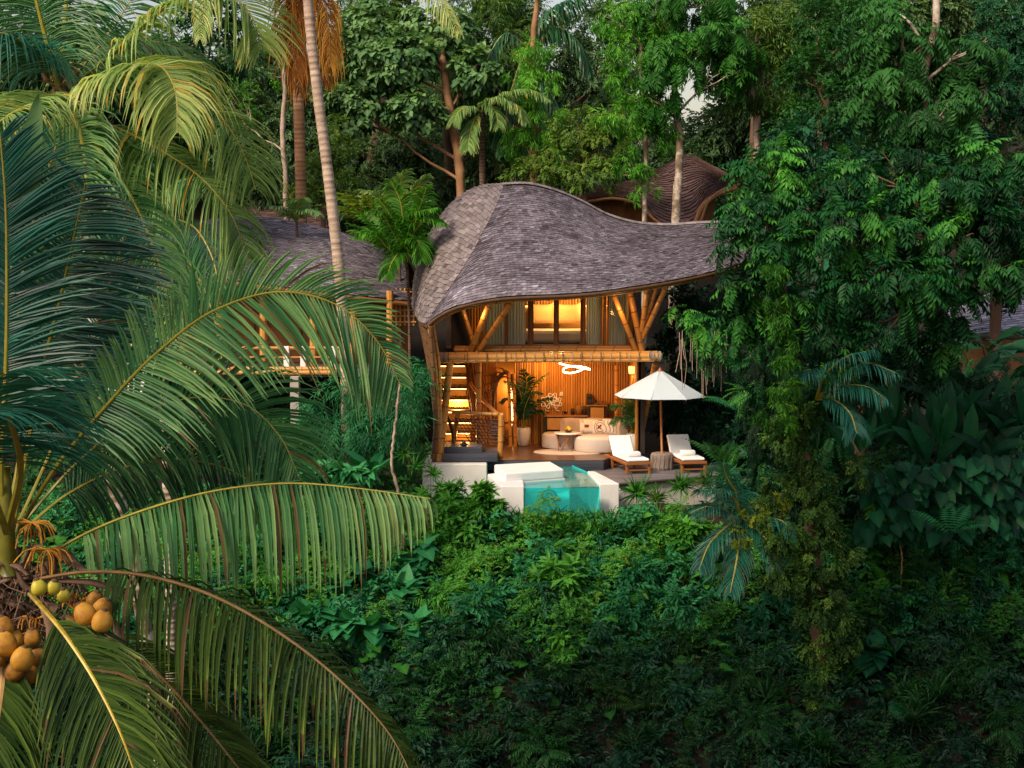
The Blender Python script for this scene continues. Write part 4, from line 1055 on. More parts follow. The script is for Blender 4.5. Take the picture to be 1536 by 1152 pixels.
# ================================================================== neighbouring villas
LV = thing('villa', 'neighbouring villa on the left half hidden by palm fronds, low grey roof over orange posts', 'villa', A(-7.5,6,1.0))
lr = PS([(205,372,7),(260,345,8),(330,327,8.5),(387,325,8.5),(470,338,8),(553,363,7),(612,392,6)])
le = PS([(190,425,3.6),(250,427,3.5),(316,419,3.5),(380,425,3.5),(440,433,3.5),(530,443,3.8),(612,452,4.2)])
ll = spline([le[0], (le[0]+lr[0])/2+A(0,0,.0), lr[0]], 60); lrr = spline([le[-1], (le[-1]+lr[-1])/2, lr[-1]], 60)
lf = dome((lr, le, ll, lrr), 0)
m = MB(); shingle_patch(m, lf, 40, .20, lift=.03, vfun=lambda p,u,v0: -.05+.1*np.sin(p[:,0]*1.7)); setparent(m.build('shingle_roof', M['shingle']), LV)
be = le+A(0,8.5,0); lb = dome((lr, be, spline([be[0],lr[0]],60), spline([be[-1],lr[-1]],60)), 0)
m = MB(); shingle_patch(m, lb, 18, .45, lift=.03, flip=-1); setparent(m.build('rear_shingles', M['shingle']), LV)
m = MB(); surf(m, lf, 40, 10, .3, off=-.06); surf(m, lb, 40, 10, .3, off=.06); setparent(m.build('roof_lining', M['timber']), LV)
m = MB(); tube(m, le+A(0,.02,-.08), .07, 8, .5); setparent(m.build('eave_edge', M['timber']), LV)
fzL = P(400,552,3.6)[2]
for px in (232,256,275,330,395,470,530,585):
    m = MB(); b_ = P(px,552,4.1); t_ = P(px,436,4.1); bamboo(m, [b_, t_], .11, .6, v=.65); setparent(m.build('post', M['bamboo']), LV)
m = MB(); x0, x1 = P(190,500,6.2)[0], P(610,500,6.2)[0]
k = x0
while k < x1: box(m, (k,6.2,(fzL+4.6)/2), (.22,.06,4.6-fzL+.6), RNG.uniform(.2,.7)); k += .23
setparent(m.build('plank_wall', M['timber']), LV)
for px in (290,360,430,500):
    m = MB(); c_ = P(px,490,6.1); bbox(m, (c_[0],6.12,fzL+1.05), (.9,.06,2.1), .01, .6); d_ = setparent(m.build('door', M['timber']), LV)
m = MB(); box(m, ((x0+x1)/2, 4.9, fzL-.12), (x1-x0, 3.4, .22), .5)
setparent(m.build('terrace_floor', M['deck_grey']), LV)
m = MB()
for dz, r in ((-.05,.08),(.05,.07)): bamboo(m, [P(228,556,3.1)+A(0,0,dz), P(505,556,3.1)+A(0,0,dz)], r, .6, v=.75)
setparent(m.build('terrace_beam', M['bamboo']), LV)
for px in (430,455,500,520):
    m = MB(); bbox(m, P(px,535,3.4), (.16,.16,.62), .01, .6); setparent(m.build('rail_post', M['plaster_clean']), LV)
m = MB(); tube(m, [P(360,522,3.4), P(525,522,3.4)], .05, 8, .6); tube(m, [P(360,536,3.4), P(525,536,3.4)], .03, 8, .5); setparent(m.build('handrail', M['bamboo']), LV)
m = MB(); p_ = P(443,590,3.0); bbox(m, (p_[0],3.0,fzL-1.35), (.26,.3,2.3), .015, .6); setparent(m.build('concrete_pillar', M['concrete']), LV)
m = MB(); p0, p1 = P(150,548,2.4), P(232,592,2.4); bbox(m, ((p0[0]+p1[0])/2,3.0,(p0[2]+p1[2])/2), (p1[0]-p0[0],1.2,p0[2]-p1[2]), .02, .75); setparent(m.build('plaster_plinth', M['plaster_clean']), LV)
# pale bamboo lattice screen between the villas
BS = thing('bamboo_screen', 'pale bamboo lattice screen tucked against the left edge of the main villa roof', 'screen', P(605,480,4.6))
m = MB()
for k in range(6): bamboo(m, [P(588+6.5*k,488,4.6), P(588+6.5*k,432,4.6)], .03, .3, v=.85)
for k in range(6): tube(m, [P(585,438+9*k,4.55), P(624,438+9*k,4.55)], .025, 6, .85)
setparent(m.build('lattice', M['bamboo']), BS)
# dark roof further back left
R2_ = thing('villa', 'dark brown roofed villa further back above the left neighbour', 'villa', P(430,330,14))
a_ = PS([(372,300,16),(400,298,16),(450,299,16),(482,306,16)]); b_ = PS([(360,334,13),(400,336,13),(450,338,13),(492,342,13)])
f_ = dome((a_, b_, spline([b_[0],a_[0]],60), spline([b_[-1],a_[-1]],60)), 0)
m = MB(); shingle_patch(m, f_, 18, .25, lift=.03); setparent(m.build('shingle_roof', M['shingle_brown']), R2_)
m = MB(); q0, q1 = P(366,336,13.6), P(486,342,13.6); box(m, ((q0[0]+q1[0])/2, 15.2, q0[2]-1.2), (q1[0]-q0[0], 3.0, 2.4), .4); setparent(m.build('wall', M['timber']), R2_)
# spired brown villa behind the main roof on the right
RV = thing('villa', 'brown peaked villa with twisted shingle roof behind the right tail of the main roof', 'villa', P(1000,330,14))
top = PS([(862,300,14),(880,289,14),(915,282,14.5),(960,268,15),(1000,247,15.5),(1030,231,16),(1060,246,15.5),(1090,262,15),(1118,270,14)])
bot = PS([(862,302,13),(885,300,12.4),(925,296,12),(960,306,11.6),(985,330,11.2),(1015,342,11),(1045,335,11),(1062,300,11.4),(1090,280,12),(1118,274,12.6)])
f_ = dome((top, bot, spline([bot[0],top[0]],60), spline([bot[-1],top[-1]],60)), .25)
m = MB(); shingle_patch(m, f_, 26, .30, lift=.06, thick=.035, jit=.03); setparent(m.build('shingle_roof', M['shingle_brown']), RV)
m = MB(); surf(m, f_, 60, 12, .15, off=-.1); setparent(m.build('roof_lining', M['dark_timber']), RV)
m = MB(); tube(m, bot+A(0,-.05,-.05), .06, 8, .5); tube(m, spline([P(1042,336,11),P(1052,312,11.2),P(1072,294,11.6),P(1105,282,12.2)], 20), .09, 8, .6); setparent(m.build('eave_edge', M['timber'], None, True), RV)
m = MB()
for k in range(24):
    px = 872+8.5*k; c_ = P(px, 325, 13.2); h1 = P(px, 292 if px < 965 else 288, 13.2)[2]; box(m, (c_[0],13.2,(h1+c_[2]-1.5)/2), (.20,.08,h1-c_[2]+1.5), RNG.uniform(.4,.8))
setparent(m.build('plank_wall', M['timber']), RV)
# grey roof at the right edge
FR_ = thing('villa', 'pale grey shingled roof of another villa at the right edge behind foliage', 'villa', P(1500,480,2))
a_ = PS([(1425,462,5),(1470,446,5.5),(1510,430,6),(1570,418,6.5)]); b_ = PS([(1410,508,1.5),(1460,502,1.2),(1510,498,1),(1570,494,1)])
f_ = dome((a_, b_, spline([b_[0],a_[0]],60), spline([b_[-1],a_[-1]],60)), 0)
m = MB(); shingle_patch(m, f_, 22, .22, lift=.03, vfun=lambda p,u,v0: .25+0*u); setparent(m.build('shingle_roof', M['shingle']), FR_)
m = MB(); q0, q1 = b_[2], b_[-1]; box(m, ((q0[0]+q1[0])/2+.3, 3.4, q0[2]-.9), (q1[0]-q0[0], 3.6, 1.7), .4); setparent(m.build('wall', M['timber']), FR_)

# ================================================================== terrain
def sst(a, b, x): t = np.clip((x-a)/(b-a), 0, 1); return t*t*(3-2*t)
def gz(x, y):
    x = np.asarray(x, float); y = np.asarray(y, float)
    z = np.where(y < -4.9, -1.0+.60*(y+4.9), -1.0+.02*(y+4.9))
    z = z+np.where(y > 4, .29*(y-4), 0)
    z = np.where(y < -18, -9.45-.25*(-18-y)*0-.2*(-18-y), z)
    z = np.where(y < -30, -11.85+0*z, z)
    z = np.where(y > 46, np.maximum(-60, 16.5-.12*(y-46)), z)
    z = z+1.3*sst(-3,-8,x)*sst(-5,1,y)+1.3*sst(5.8,9.5,x)*sst(-8,-3,y)
    z = z-7*np.exp(-((x-9.8)/3.6)**2)*sst(22,36,y)
    z = z+.25*np.sin(x*.9+1)*np.sin(y*.7)*sst(6,9,np.abs(x)+np.maximum(0,-y-4)*2)
    return z
xs = np.r_[np.linspace(-900,-45,12), np.linspace(-42,42,120), np.linspace(45,900,12)]
ys = np.r_[np.linspace(-300,-42,8), np.linspace(-40,48,130), np.linspace(52,1200,14)]
X, Y = np.meshgrid(xs, ys, indexing='ij'); Z = gz(X, Y)+RNG.normal(0,.05,X.shape)
m = MB(); sheet(m, np.stack([X,Y,Z], -1), .5)
tag(m.build('ground', M['soil'], None, True), kind='structure')
# ================================================================== vegetation
def leafm(name, c0, c1, c2, trans=.28, rough=.5, spec=.20, dead=None, nz=.10):
    cols = [(0, c0), (.45, c1), (.86, c2)] + ([(.93, dead)] if dead else [])
    return mat(name, cols, rough, .8, nz, trans=trans, tcol=(1.3,1.25,.6), spec=spec)
LM = {}
LM['dark'] = leafm('leaf_dark', (.002,.016,.004), (.010,.062,.012), (.034,.150,.026))  # dark greens; on the lower slope they stand in for ravine shade
LM['deep'] = leafm('leaf_deep', (.002,.016,.008), (.008,.056,.022), (.022,.125,.048), .2)
LM['teal'] = leafm('leaf_teal', (.002,.030,.014), (.012,.120,.042), (.045,.270,.090))
LM['mid'] = leafm('leaf_mid', (.006,.042,.005), (.030,.155,.016), (.095,.330,.038))
LM['bright'] = leafm('leaf_bright', (.015,.080,.006), (.070,.270,.018), (.190,.500,.050), .38)
LM['yellow'] = leafm('leaf_yellow', (.035,.080,.006), (.140,.230,.015), (.400,.430,.035), .38)
LM['olive'] = leafm('leaf_olive', (.010,.042,.006), (.052,.135,.018), (.150,.260,.036))
LM['blue'] = leafm('leaf_blue', (.006,.032,.030), (.022,.085,.075), (.060,.170,.145), .2, .5, .6)
LM['sage'] = leafm('leaf_sage', (.022,.070,.026), (.080,.190,.065), (.200,.360,.130), .3)  # paler green with distance haze mixed into the leaf colour
LM['palm_green'] = leafm('palm_green', (.004,.048,.020), (.048,.190,.062), (.250,.430,.150), .28, .42, .4, (.15,.11,.045))
LM['palm_teal'] = leafm('palm_teal', (.003,.050,.040), (.020,.165,.115), (.090,.340,.220), .2, .40, .5, (.13,.10,.045))
LM['palm_pale'] = leafm('palm_pale', (.050,.150,.030), (.270,.430,.130), (.640,.700,.280), .38, .5, .3, (.70,.45,.07))
LM['palm_olive'] = leafm('palm_olive', (.014,.042,.006), (.075,.135,.020), (.190,.260,.045), .25, .5, .3, (.14,.085,.04))
LM['pin'] = leafm('leaf_pinnate', (.001,.013,.004), (.010,.092,.022), (.085,.330,.036), .28)
LM['far'] = leafm('leaf_far_haze', (.020,.050,.022), (.070,.150,.055), (.170,.290,.090), .3)  # haze of distance painted in as a lighter, greyer green
LM['frond_dead'] = leafm('frond_dead', (.10,.035,.010), (.34,.125,.025), (.60,.33,.05), .3, .7, .15)
LM['rachis'] = mat('rachis', [(0,(.06,.07,.01)),(.5,(.34,.30,.04)),(1,(.55,.45,.08))], .4, 3, .3)
LM['rachis_brown'] = mat('rachis_brown', [(0,(.07,.03,.012)),(.5,(.26,.15,.05)),(1,(.48,.32,.12))], .5, 3, .4)
LM['rachis_gold'] = mat('rachis_gold', [(0,(.10,.07,.01)),(.5,(.42,.30,.03)),(1,(.66,.50,.06))], .4, 8, .5)
BK = {}
BK['pale'] = mat('bark_pale', [(0,(.13,.085,.06)),(.5,(.40,.30,.23)),(1,(.62,.50,.40))], .85, 3, .3, .7, 18, stretch=(1,1,2.2))
BK['orange'] = mat('bark_orange', [(0,(.09,.04,.02)),(.5,(.30,.155,.075)),(1,(.48,.29,.16))], .85, 3, .35, .7, 14, stretch=(1,1,.5))
BK['brown'] = mat('bark_brown', [(0,(.03,.016,.01)),(.5,(.12,.07,.045)),(1,(.26,.17,.12))], .9, 3, .35, .8, 14, stretch=(1,1,.5))
BK['mottled'] = mat('bark_mottled', [(0,(.06,.04,.025)),(.45,(.20,.15,.10)),(.6,(.40,.34,.27)),(1,(.62,.58,.50))], .9, 7, .6, .5, 20, detail=8)
HEART = heart_tpl()
T_heart = [join_tpl([place(HEART,(0,0,0),0,-.2), place(HEART,(-.5,.4,.05),.9,-.4,0,.8,.05), place(HEART,(-.4,-.5,0),-.8,-.3,0,.9,-.05), place(HEART,(.2,.5,-.2),.4,-.9,.3,.8,.0)]), HEART]
T_broad = [sprig_tpl(7, leaf_tpl(.45,.46,.2,.25,2), 1.0, .3, s) for s in range(3)]
T_narrow = [sprig_tpl(8, leaf_tpl(.50,.24,.2,.3,2), 1.0, .35, s+5) for s in range(3)]
T_small = [sprig_tpl(9, leaf_tpl(.30,.55,.15,.15,2), 1.0, .25, s+9) for s in range(3)]
T_pin = [pinnate_tpl(6, 1.0, .40, .36, .5, s, .95) for s in range(4)]
T_pin_f = [pinnate_tpl(8, 1.0, .26, .34, .45, s, .7) for s in range(2)]
T_whorl = [whorl_tpl(8, leaf_tpl(1.0,.26,.2,.5,3), s, -.55) for s in range(3)]
T_papaya = [whorl_tpl(7, leaf_tpl(1.0,.34,.2,.3,3), s, -.15) for s in range(2)]
T_bamb = [sprig_tpl(9, leaf_tpl(.42,.13,.1,.35,2), 1.0, .35, s+20, 1.0) for s in range(3)]
T_fern = [fern_tpl(15, 1.0, .55, .26, s) for s in range(2)]
T_strap = [strap_tpl(10, s, .055, 4, 1.15, .9) for s in range(3)]
T_banana = [join_tpl([leaf_tpl(1.0,.36,.25,.35,4)]), join_tpl([leaf_tpl(1.0,.30,.3,.2,4)])]

def YG(px, py, h=.35):
    d = ray(px, py); t = 24/d[1]
    while t < 60/d[1]:
        q = CAM+d*t
        if q[2] < gz(q[0], q[1])+h: return float(q[1])
        t += .08
    return -4.0
def LB(px, py, Y, rx, rz=None, ry=None):
    if Y is None: Y = YG(px, py, .45)
    s = (Y+38)/F; rz = rz or rx; ry = ry or (rx+rz)/2*.8
    return (P(px, py, Y), A(rx*s, ry*s, rz*s))
def noise3(p, k=1.0, o=0.0):
    return np.sin(p[:,0]*1.7*k+o)*np.cos(p[:,2]*2.1*k-o*1.3)+.6*np.sin(p[:,1]*2.3*k+p[:,0]*3.1*k+o*2)
def foliage(mb, lobes, tpl, S, dens=1.0, v=.4, droop=.3, mi=0, clump=.32, up=.5, vs=.10, outv=.18, front=True):
    """lobes: (centre, radii). clumps on each lobe, sprigs in each clump"""
    for c, r in lobes:
        area = 4*pi*((r[0]*r[1]+r[0]*r[2]+r[1]*r[2])/3)
        n = max(10, int(dens*area*1.5/(S*S*.35))); ncl = max(5, int(n/13))
        d = nrm(RNG.normal(size=(ncl,3))); d[:,1] = np.where(RNG.random(ncl) < .35, -np.abs(d[:,1]), d[:,1])
        rad = RNG.uniform(.45,1.0,ncl)[:,None]; cc = c+d*r*rad
        k = RNG.integers(0, ncl, n); cr = clump*np.mean(r)*RNG.uniform(.5,1.2,ncl)
        e = nrm(RNG.normal(size=(n,3)))*(RNG.random(n)**.5)[:,None]*cr[k][:,None]*A(1,1,.75)
        p = cc[k]+e; out = nrm(nrm(e)*.8+d[k]*.8)
        D = nrm(out+rdir(n)*.55+A(0,0,-droop)); U = nrm(out*.5+A(0,0,up+.3)+rdir(n)*.25)
        # light and dark clumps
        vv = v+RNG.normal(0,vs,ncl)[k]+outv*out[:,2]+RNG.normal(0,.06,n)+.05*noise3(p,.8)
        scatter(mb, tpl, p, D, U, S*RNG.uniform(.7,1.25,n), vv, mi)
def limb(mb, a, b, r0, r1, sag=.12, v=.5, mi=0, n=8):
    a = np.array(a); b = np.array(b); L = np.linalg.norm(b-a)
    mid = (a+b)/2+RNG.normal(0,.07*L,3)+A(0,0,-sag*L*.3); P_ = spline([a, mid, b], n)
    P_[1:-1] += RNG.normal(0,.012*L,(n-2,3)); tube(mb, P_, np.linspace(r0,r1,n), 6, v, mi)
def trunk_mesh(mb, pts, r0, r1, seg=12, v=.5, n=40, rough=.06, rings=0):
    C = spline(pts, n); C[1:-1] += RNG.normal(0, .012, (n-2,3)); t = np.linspace(0,1,n)
    r = (r0+(r1-r0)*t)*(1+RNG.normal(0,rough,n))
    vv = v+RNG.normal(0,.1,n)
    tube(mb, C, r, seg, vv); return C
NT = 0
def tree(name, label, cat, trunk, r0, lobes, tpl, S, lm, bark='brown', dens=1.0, v=.42, droop=.3, group=None, limbs=True, r1=None, extra=None, **kw):
    base = trunk[0] if trunk is not None else lobes[0][0]-A(0,0,lobes[0][1][2])
    t = thing(name, label, cat, base, 0, group); nc = 'crown' if trunk is not None else 'foliage'
    m = MB(); foliage(m, lobes, tpl, S, dens, v, droop, **kw)
    if extra: extra(m)
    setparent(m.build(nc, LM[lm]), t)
    if trunk is not None:
        m = MB(); C = trunk_mesh(m, trunk, r0, r1 or r0*.45); setparent(m.build('trunk', BK[bark], None, True), t)
        if limbs:
            m = MB()
            for c, r in lobes:
                hd = float(np.min(np.linalg.norm(C[:,:2]-c[:2], axis=1))); k = int(np.argmin(np.linalg.norm(C-(c-A(0,0,max(r[2]*1.2, .9*hd))), axis=1))); k = max(6, min(k, len(C)-1))
                limb(m, C[k], c, r0*.27, r0*.08, n=8)
                for q in range(3): limb(m, C[k]*.4+c*.6, c+nrm(RNG.normal(size=3))*r*.75, r0*.14, r0*.04, n=6)
            setparent(m.build('branch', BK[bark], None, True), t)
    return t
def down(p, z=None):
    q = np.array(p, float); q[2] = gz(q[0], q[1])-.2 if z is None else z; return q
def trk(px, py, Y, *rest):
    """trunk starting in the ground below (px,py,Y) and passing the pixels in rest"""
    a = P(px, py, Y); return [down(a), a]+[P(*q) for q in rest]

# ---- far wood: reads as one dark mass
m = MB(); L_ = []
for k in range(170):
    px = RNG.uniform(-200,1740); Y = RNG.uniform(24,38)
    hi = 70+60*sin(px*.011)+40*sin(px*.023+1)
    if 400 < px < 540: hi += 70
    if 820 < px < 910: hi += 60
    if 985 < px < 1090: hi += 130
    if 390 < px < 530: hi = max(hi, 130)
    if 835 < px < 915: hi = max(hi, 110)
    if 990 < px < 1090: hi = max(hi, 215)
    py = RNG.uniform(max(hi,20), 330); r_ = RNG.uniform(45,80); L_.append(LB(px, py, Y, r_, r_*.8))
foliage(m, L_, T_broad, .60, 1.0, .20, .3)
tag(m.build('distant_wood', LM['far']), 'dark wooded hillside filling the gaps behind the trees', 'wood', kind='stuff')
for i, (px, w_, lb) in enumerate(((560,70,'tall far tree closing the top edge left of the bare orange trunk'),(770,60,'tall far tree closing the top edge above the dome roof'),(1130,80,'tall far tree closing the top edge right of the whorled tree'),(1230,80,'tall far tree closing the top edge above the small-leaved dark tree'),(1350,90,'tall far tree closing the top edge left of the kinked trunk'),(1470,90,'tall far tree closing the top right corner'))):
    tree('broadleaf_tree', lb, 'tree', trk(px,260,22,(px+4,150,22),(px,40,22)), .3, [LB(px+RNG.uniform(-.8,.8)*w_, RNG.uniform(-20,70), 22+RNG.uniform(-1,1), w_*.6, w_*.45) for _ in range(7)], T_broad, .45, 'far', 'brown', .75, .48, .3)
m = MB(); L_ = []
for k in range(95):
    px = RNG.uniform(-150,1700); Y = RNG.uniform(12,20)
    if 840 < px < 1130: px += 300; py = RNG.uniform(215,340); r_ = RNG.uniform(30,60); L_.append(LB(px, py, Y, r_, r_*.8))
foliage(m, L_, T_broad, .46, .9, .42, .3)
tag(m.build('understorey', LM['dark']), 'dark tangled undergrowth at the foot of the forest behind the roofs', 'undergrowth', kind='stuff')

# ---- trees of the upper band
tree('broadleaf_tree','heart-leaved tree with orange-brown trunk rising behind the dome of the main roof','tree', trk(694,330,11,(688,240,11),(676,170,11),(664,90,11.3),(658,20,12)), .23,
     [LB(590,95,11,75,45),LB(535,160,11,55,42),LB(650,50,12,70,45),LB(620,165,10.6,55,35),LB(712,110,11,45,40),LB(560,50,12,60,50),LB(500,115,12,45,50),LB(520,70,11.5,40,36)], T_heart, .25, 'sage', 'orange', .62, .48, .5, vs=.14)
tree('broadleaf_tree','dark tree on a straight brown trunk just left of the orange-brown one','tree', trk(678,330,14,(672,230,14),(668,120,14),(668,30,15)), .24,
     [LB(720,20,15,60,40),LB(760,80,15,50,45),LB(690,80,15,50,40),LB(745,200,14,60,45)], T_narrow, .42, 'olive', 'brown', 1.0, .35)
tree('forked_tree','slim tree with a pale forked trunk left of the tall palm trunk','tree', trk(428,262,11,(424,205,11),(427,130,11),(426,70,11),(436,20,11)), .13,
     [LB(395,60,11,28,24),LB(445,10,11,24,16),LB(425,110,11,22,15),LB(345,150,12,40,50)], T_small, .30, 'bright', 'pale', .45, .45)
tree('broadleaf_tree','dense tree between the pale palm fronds and the slim forked trunk','tree', trk(380,300,17,(385,220,17),(384,140,17)), .3,
     [LB(360,180,17,45,60),LB(410,210,17,50,50),LB(345,250,16,40,50),LB(400,270,15,50,35),LB(380,110,18,40,40)], T_broad, .42, 'far', 'brown', 1.15, .30)
tree('broadleaf_tree','dull green rounded tree under the heart-leaved crown and left of the dome roof','tree', trk(560,340,16,(556,280,16),(556,220,16)), .3,
     [LB(545,250,16,60,50),LB(610,230,16,55,50),LB(520,300,15,50,35),LB(600,300,14,50,40),LB(650,290,14,35,40)], T_broad, .38, 'far', 'brown', 1.15, .30)
tree('broadleaf_tree','yellow-tinged leafy tree right of the leaning palm trunk','tree', trk(485,330,10,(488,270,10),(492,200,10)), .14,
     [LB(500,215,10,30,40),LB(480,260,10,30,35),LB(515,280,10,28,28),LB(455,285,10,40,25)], T_small, .30, 'olive', 'brown', 1.0, .60)
tree('vine_draped_tree','narrow tree draped in pale green vines above the roof peak','tree', trk(803,300,10.5,(800,200,10.5),(800,60,11),(806,0,11)), .2,
     [LB(795,80,10.5,38,30),LB(800,130,10.4,38,35),LB(812,180,10.4,36,30),LB(775,200,10.5,25,30),LB(822,225,10.2,30,30)], T_narrow, .30, 'bright', 'orange', .8, .50, .9)
tree('broadleaf_tree','airy yellow-green tree just above the top of the grey roof slope','tree', trk(880,335,9.5,(877,270,9.5),(874,200,9.5)), .12,
     [LB(870,190,9.5,40,32),LB(905,215,9.5,40,32),LB(845,235,9.5,40,30),LB(890,262,9.2,50,24),LB(800,262,9.5,45,22),LB(930,185,9.8,30,30)], T_small, .30, 'olive', 'brown', .9, .70, .4)
tree('broadleaf_tree','deep green tree filling the gap above the right shoulder of the dome','tree', trk(760,300,15,(762,240,15),(758,180,15)), .26,
     [LB(750,240,14,50,35),LB(830,100,17,50,60),LB(900,110,17,50,50),LB(880,40,18,50,30),LB(920,170,15,45,40)], T_broad, .40, 'far', 'brown', 1.1, .30)
tree('broadleaf_tree','tall bright green tree on a thin pale trunk in front of the brown plank wall','tree', trk(967,345,8,(967,300,8),(969,230,8),(962,120,8.3),(964,20,8.6)), .11,
     [LB(950,250,8,34,24),LB(975,205,8,40,28),LB(940,180,8,45,30),LB(965,130,8,50,35),LB(985,155,8,35,30),LB(950,70,8.5,55,35),LB(985,20,8.5,55,35),LB(925,30,9,40,30),LB(965,285,8,25,12)], T_narrow, .34, 'bright', 'mottled', .75, .42, .5)
tree('broadleaf_tree','tall tree with mottled trunk and drooping whorled leaves before the brown peaked roof','tree', trk(1013,345,7.5,(1016,290,7.5),(1020,225,7.5),(1012,130,7.7),(1018,30,8)), .20,
     [LB(1045,60,7.5,50,40),LB(995,60,7.3,40,40),LB(1080,110,7.5,45,35),LB(1010,110,7.2,45,35),LB(1095,50,8,50,40),LB(1040,0,8,70,30),LB(985,150,7.2,28,24),LB(985,15,8,40,35)], T_pin, .52, 'mid', 'mottled', .9, .34, 1.0)
tree('broadleaf_tree','olive grey tree at the top between the whorled tree and the dark right-hand wood','tree', trk(1135,250,9,(1134,200,9),(1130,120,9),(1138,40,9)), .15,
     [LB(1120,60,9,50,40),LB(1155,130,9,45,40),LB(1115,140,9,32,30),LB(1175,40,9,45,35),LB(1190,90,9,40,40)], T_narrow, .40, 'olive', 'pale', 1.0, .42, .5)
tree('broadleaf_tree','very dark small-leaved tree high up right of centre','tree', trk(1235,240,7,(1240,160,7),(1225,70,7)), .16,
     [LB(1215,110,7,45,40),LB(1260,90,7,45,40),LB(1200,180,7,50,35),LB(1260,160,6,50,40),LB(1290,40,7,50,45),LB(1235,30,8,50,40)], T_small, .36, 'dark', 'brown', 1.2, .55)
tree('broadleaf_tree','large drooping-leaved tree with thick kinked trunk entering at the top right','tree', trk(1386,300,-2,(1388,200,-2),(1388,95,-2),(1402,50,-2),(1405,-20,-2)), .20,
     [LB(1350,60,-2,60,45),LB(1440,70,-1.5,55,45),LB(1400,170,-2.5,55,40),LB(1330,130,-2,55,40),LB(1450,150,-2,45,40),LB(1350,190,-2,45,30),LB(1320,15,-1,55,30)], T_pin, .55, 'dark', 'mottled', 1.2, .60, .9)
tree('broadleaf_tree','fine-leaved dark tree in the top right corner','tree', trk(1500,300,1,(1505,200,1),(1510,80,1)), .2,
     [LB(1490,80,1,60,45),LB(1520,30,1,60,45),LB(1530,130,0,50,50),LB(1470,180,0,50,40)], T_small, .34, 'deep', 'brown', 1.2, .60)
tree('broadleaf_tree','dark tree mass behind the upper left palm fronds','tree', trk(120,420,4,(120,300,4),(120,150,4)), .3,
     [LB(60,60,4,90,70),LB(200,120,4,90,70),LB(60,200,3,90,70),LB(180,260,3,80,60),LB(300,60,6,70,60),LB(20,330,2,80,60),LB(260,200,5,60,60)], T_broad, .50, 'dark', 'brown', 1.0, .42)
tree('broadleaf_tree','shadowy tree behind the compound-leaved trees, left of the grey roof at the edge','tree', trk(1290,620,-3,(1290,500,-3),(1290,350,-2)), .25,
     [LB(1200,300,-2,70,50),LB(1290,290,-2,70,50),LB(1380,270,-2,70,50),LB(1210,400,-3,70,50),LB(1300,400,-3,70,50),LB(1380,400,-3,60,50),LB(1220,500,-3,70,50),LB(1320,500,-3.5,70,50),LB(1470,320,-1,70,50),LB(1190,235,0,45,40),LB(1240,220,0,60,40),LB(1400,560,-3.5,70,40)], T_broad, .50, 'deep', 'brown', 1.0, .38)
# ---- the near pinnate trees on the right
tree('pinnate_tree','near tree with big drooping compound leaves overlapping the right tail of the main roof','tree', trk(1200,600,-3,(1190,500,-5),(1165,400,-7.5),(1150,300,-9)), .16,
     [LB(1140,272,-9,36,26),LB(1165,255,-9,45,28),LB(1108,312,-9.5,36,26),LB(1150,320,-9.5,50,32),LB(1115,372,-9.5,42,26),LB(1175,385,-9.5,55,32),LB(1110,425,-9,45,26),LB(1180,450,-9,52,32),LB(1120,480,-9,35,26),LB(1210,320,-9,45,35),LB(1168,226,-8.5,35,22)], T_pin, .42, 'pin', 'brown', 1.4, .34, .7, vs=.19)
tree('pinnate_tree','near tree with glossy compound leaves filling the right edge of the view','tree', trk(1440,600,-4,(1425,520,-5.5),(1400,430,-8.5),(1390,330,-10)), .18,
     [LB(1260,270,-9,55,32),LB(1330,250,-9.5,60,36),LB(1420,270,-10,60,36),LB(1500,240,-10,55,40),LB(1280,345,-10,60,36),LB(1370,345,-10,60,36),LB(1460,350,-10.5,60,36),LB(1520,330,-10,45,40),LB(1270,425,-10,55,34),LB(1350,430,-10.5,60,34),LB(1420,450,-10,50,30),LB(1500,405,-10.5,45,26),LB(1250,490,-9,45,28),LB(1330,500,-10,50,28),LB(1400,520,-9.5,40,26),LB(1520,400,-10,30,30)], T_pin, .44, 'pin', 'brown', 1.3, .28, .7, vs=.18)
# yellow-green flush on top of them
tree('climbing_vine','bright light-green vine spilling down the left face of the near compound-leaved tree','vine', None, 0,
     [LB(1160,405,-11,22,20),LB(1170,440,-11,24,20),LB(1175,475,-11,22,20),LB(1182,510,-11,20,20),LB(1185,545,-11,20,20),LB(1175,580,-11,22,22),LB(1160,615,-11,24,24)], T_narrow, .24, 'bright', None, .9, .16, .9)
# ---- dark understorey right of the villa
tree('shrub','dark glossy bushes in the shade right behind the parasol','shrub', None, 0,
     [LB(1060,480,4,45,40),LB(1090,560,3,50,45),LB(1040,620,3.5,50,45),LB(1110,650,1,50,45),LB(1010,560,5,40,60),LB(1020,470,6,40,40)], T_broad, .55, 'deep', None, .8, .30, .4)
tree('shrub','teal-leaved overhanging bush at the level of the big bamboo beam, right of the struts','shrub', None, 0,
     [LB(1050,490,-1,35,22),LB(1030,470,-.5,28,18),LB(1075,515,-1.5,30,20)], T_pin, .42, 'pin', None, .6, .50, .6)
m = MB()
for k in range(26):
    px = RNG.uniform(1018,1098); a_ = P(px, 500+RNG.uniform(-8,12), -1.2+RNG.uniform(-.4,.4)); L__ = RNG.uniform(.5,1.6)
    tube(m, [a_, a_+A(RNG.normal(0,.03),0,-L__*.5), a_+A(RNG.normal(0,.04),0,-L__)], .008, 4, RNG.uniform(.3,.8))
tag(m.build('hanging_roots', BK['pale']), 'thin pale aerial roots hanging over the dark gap right of the beam', 'roots')
for k in range(1): pass
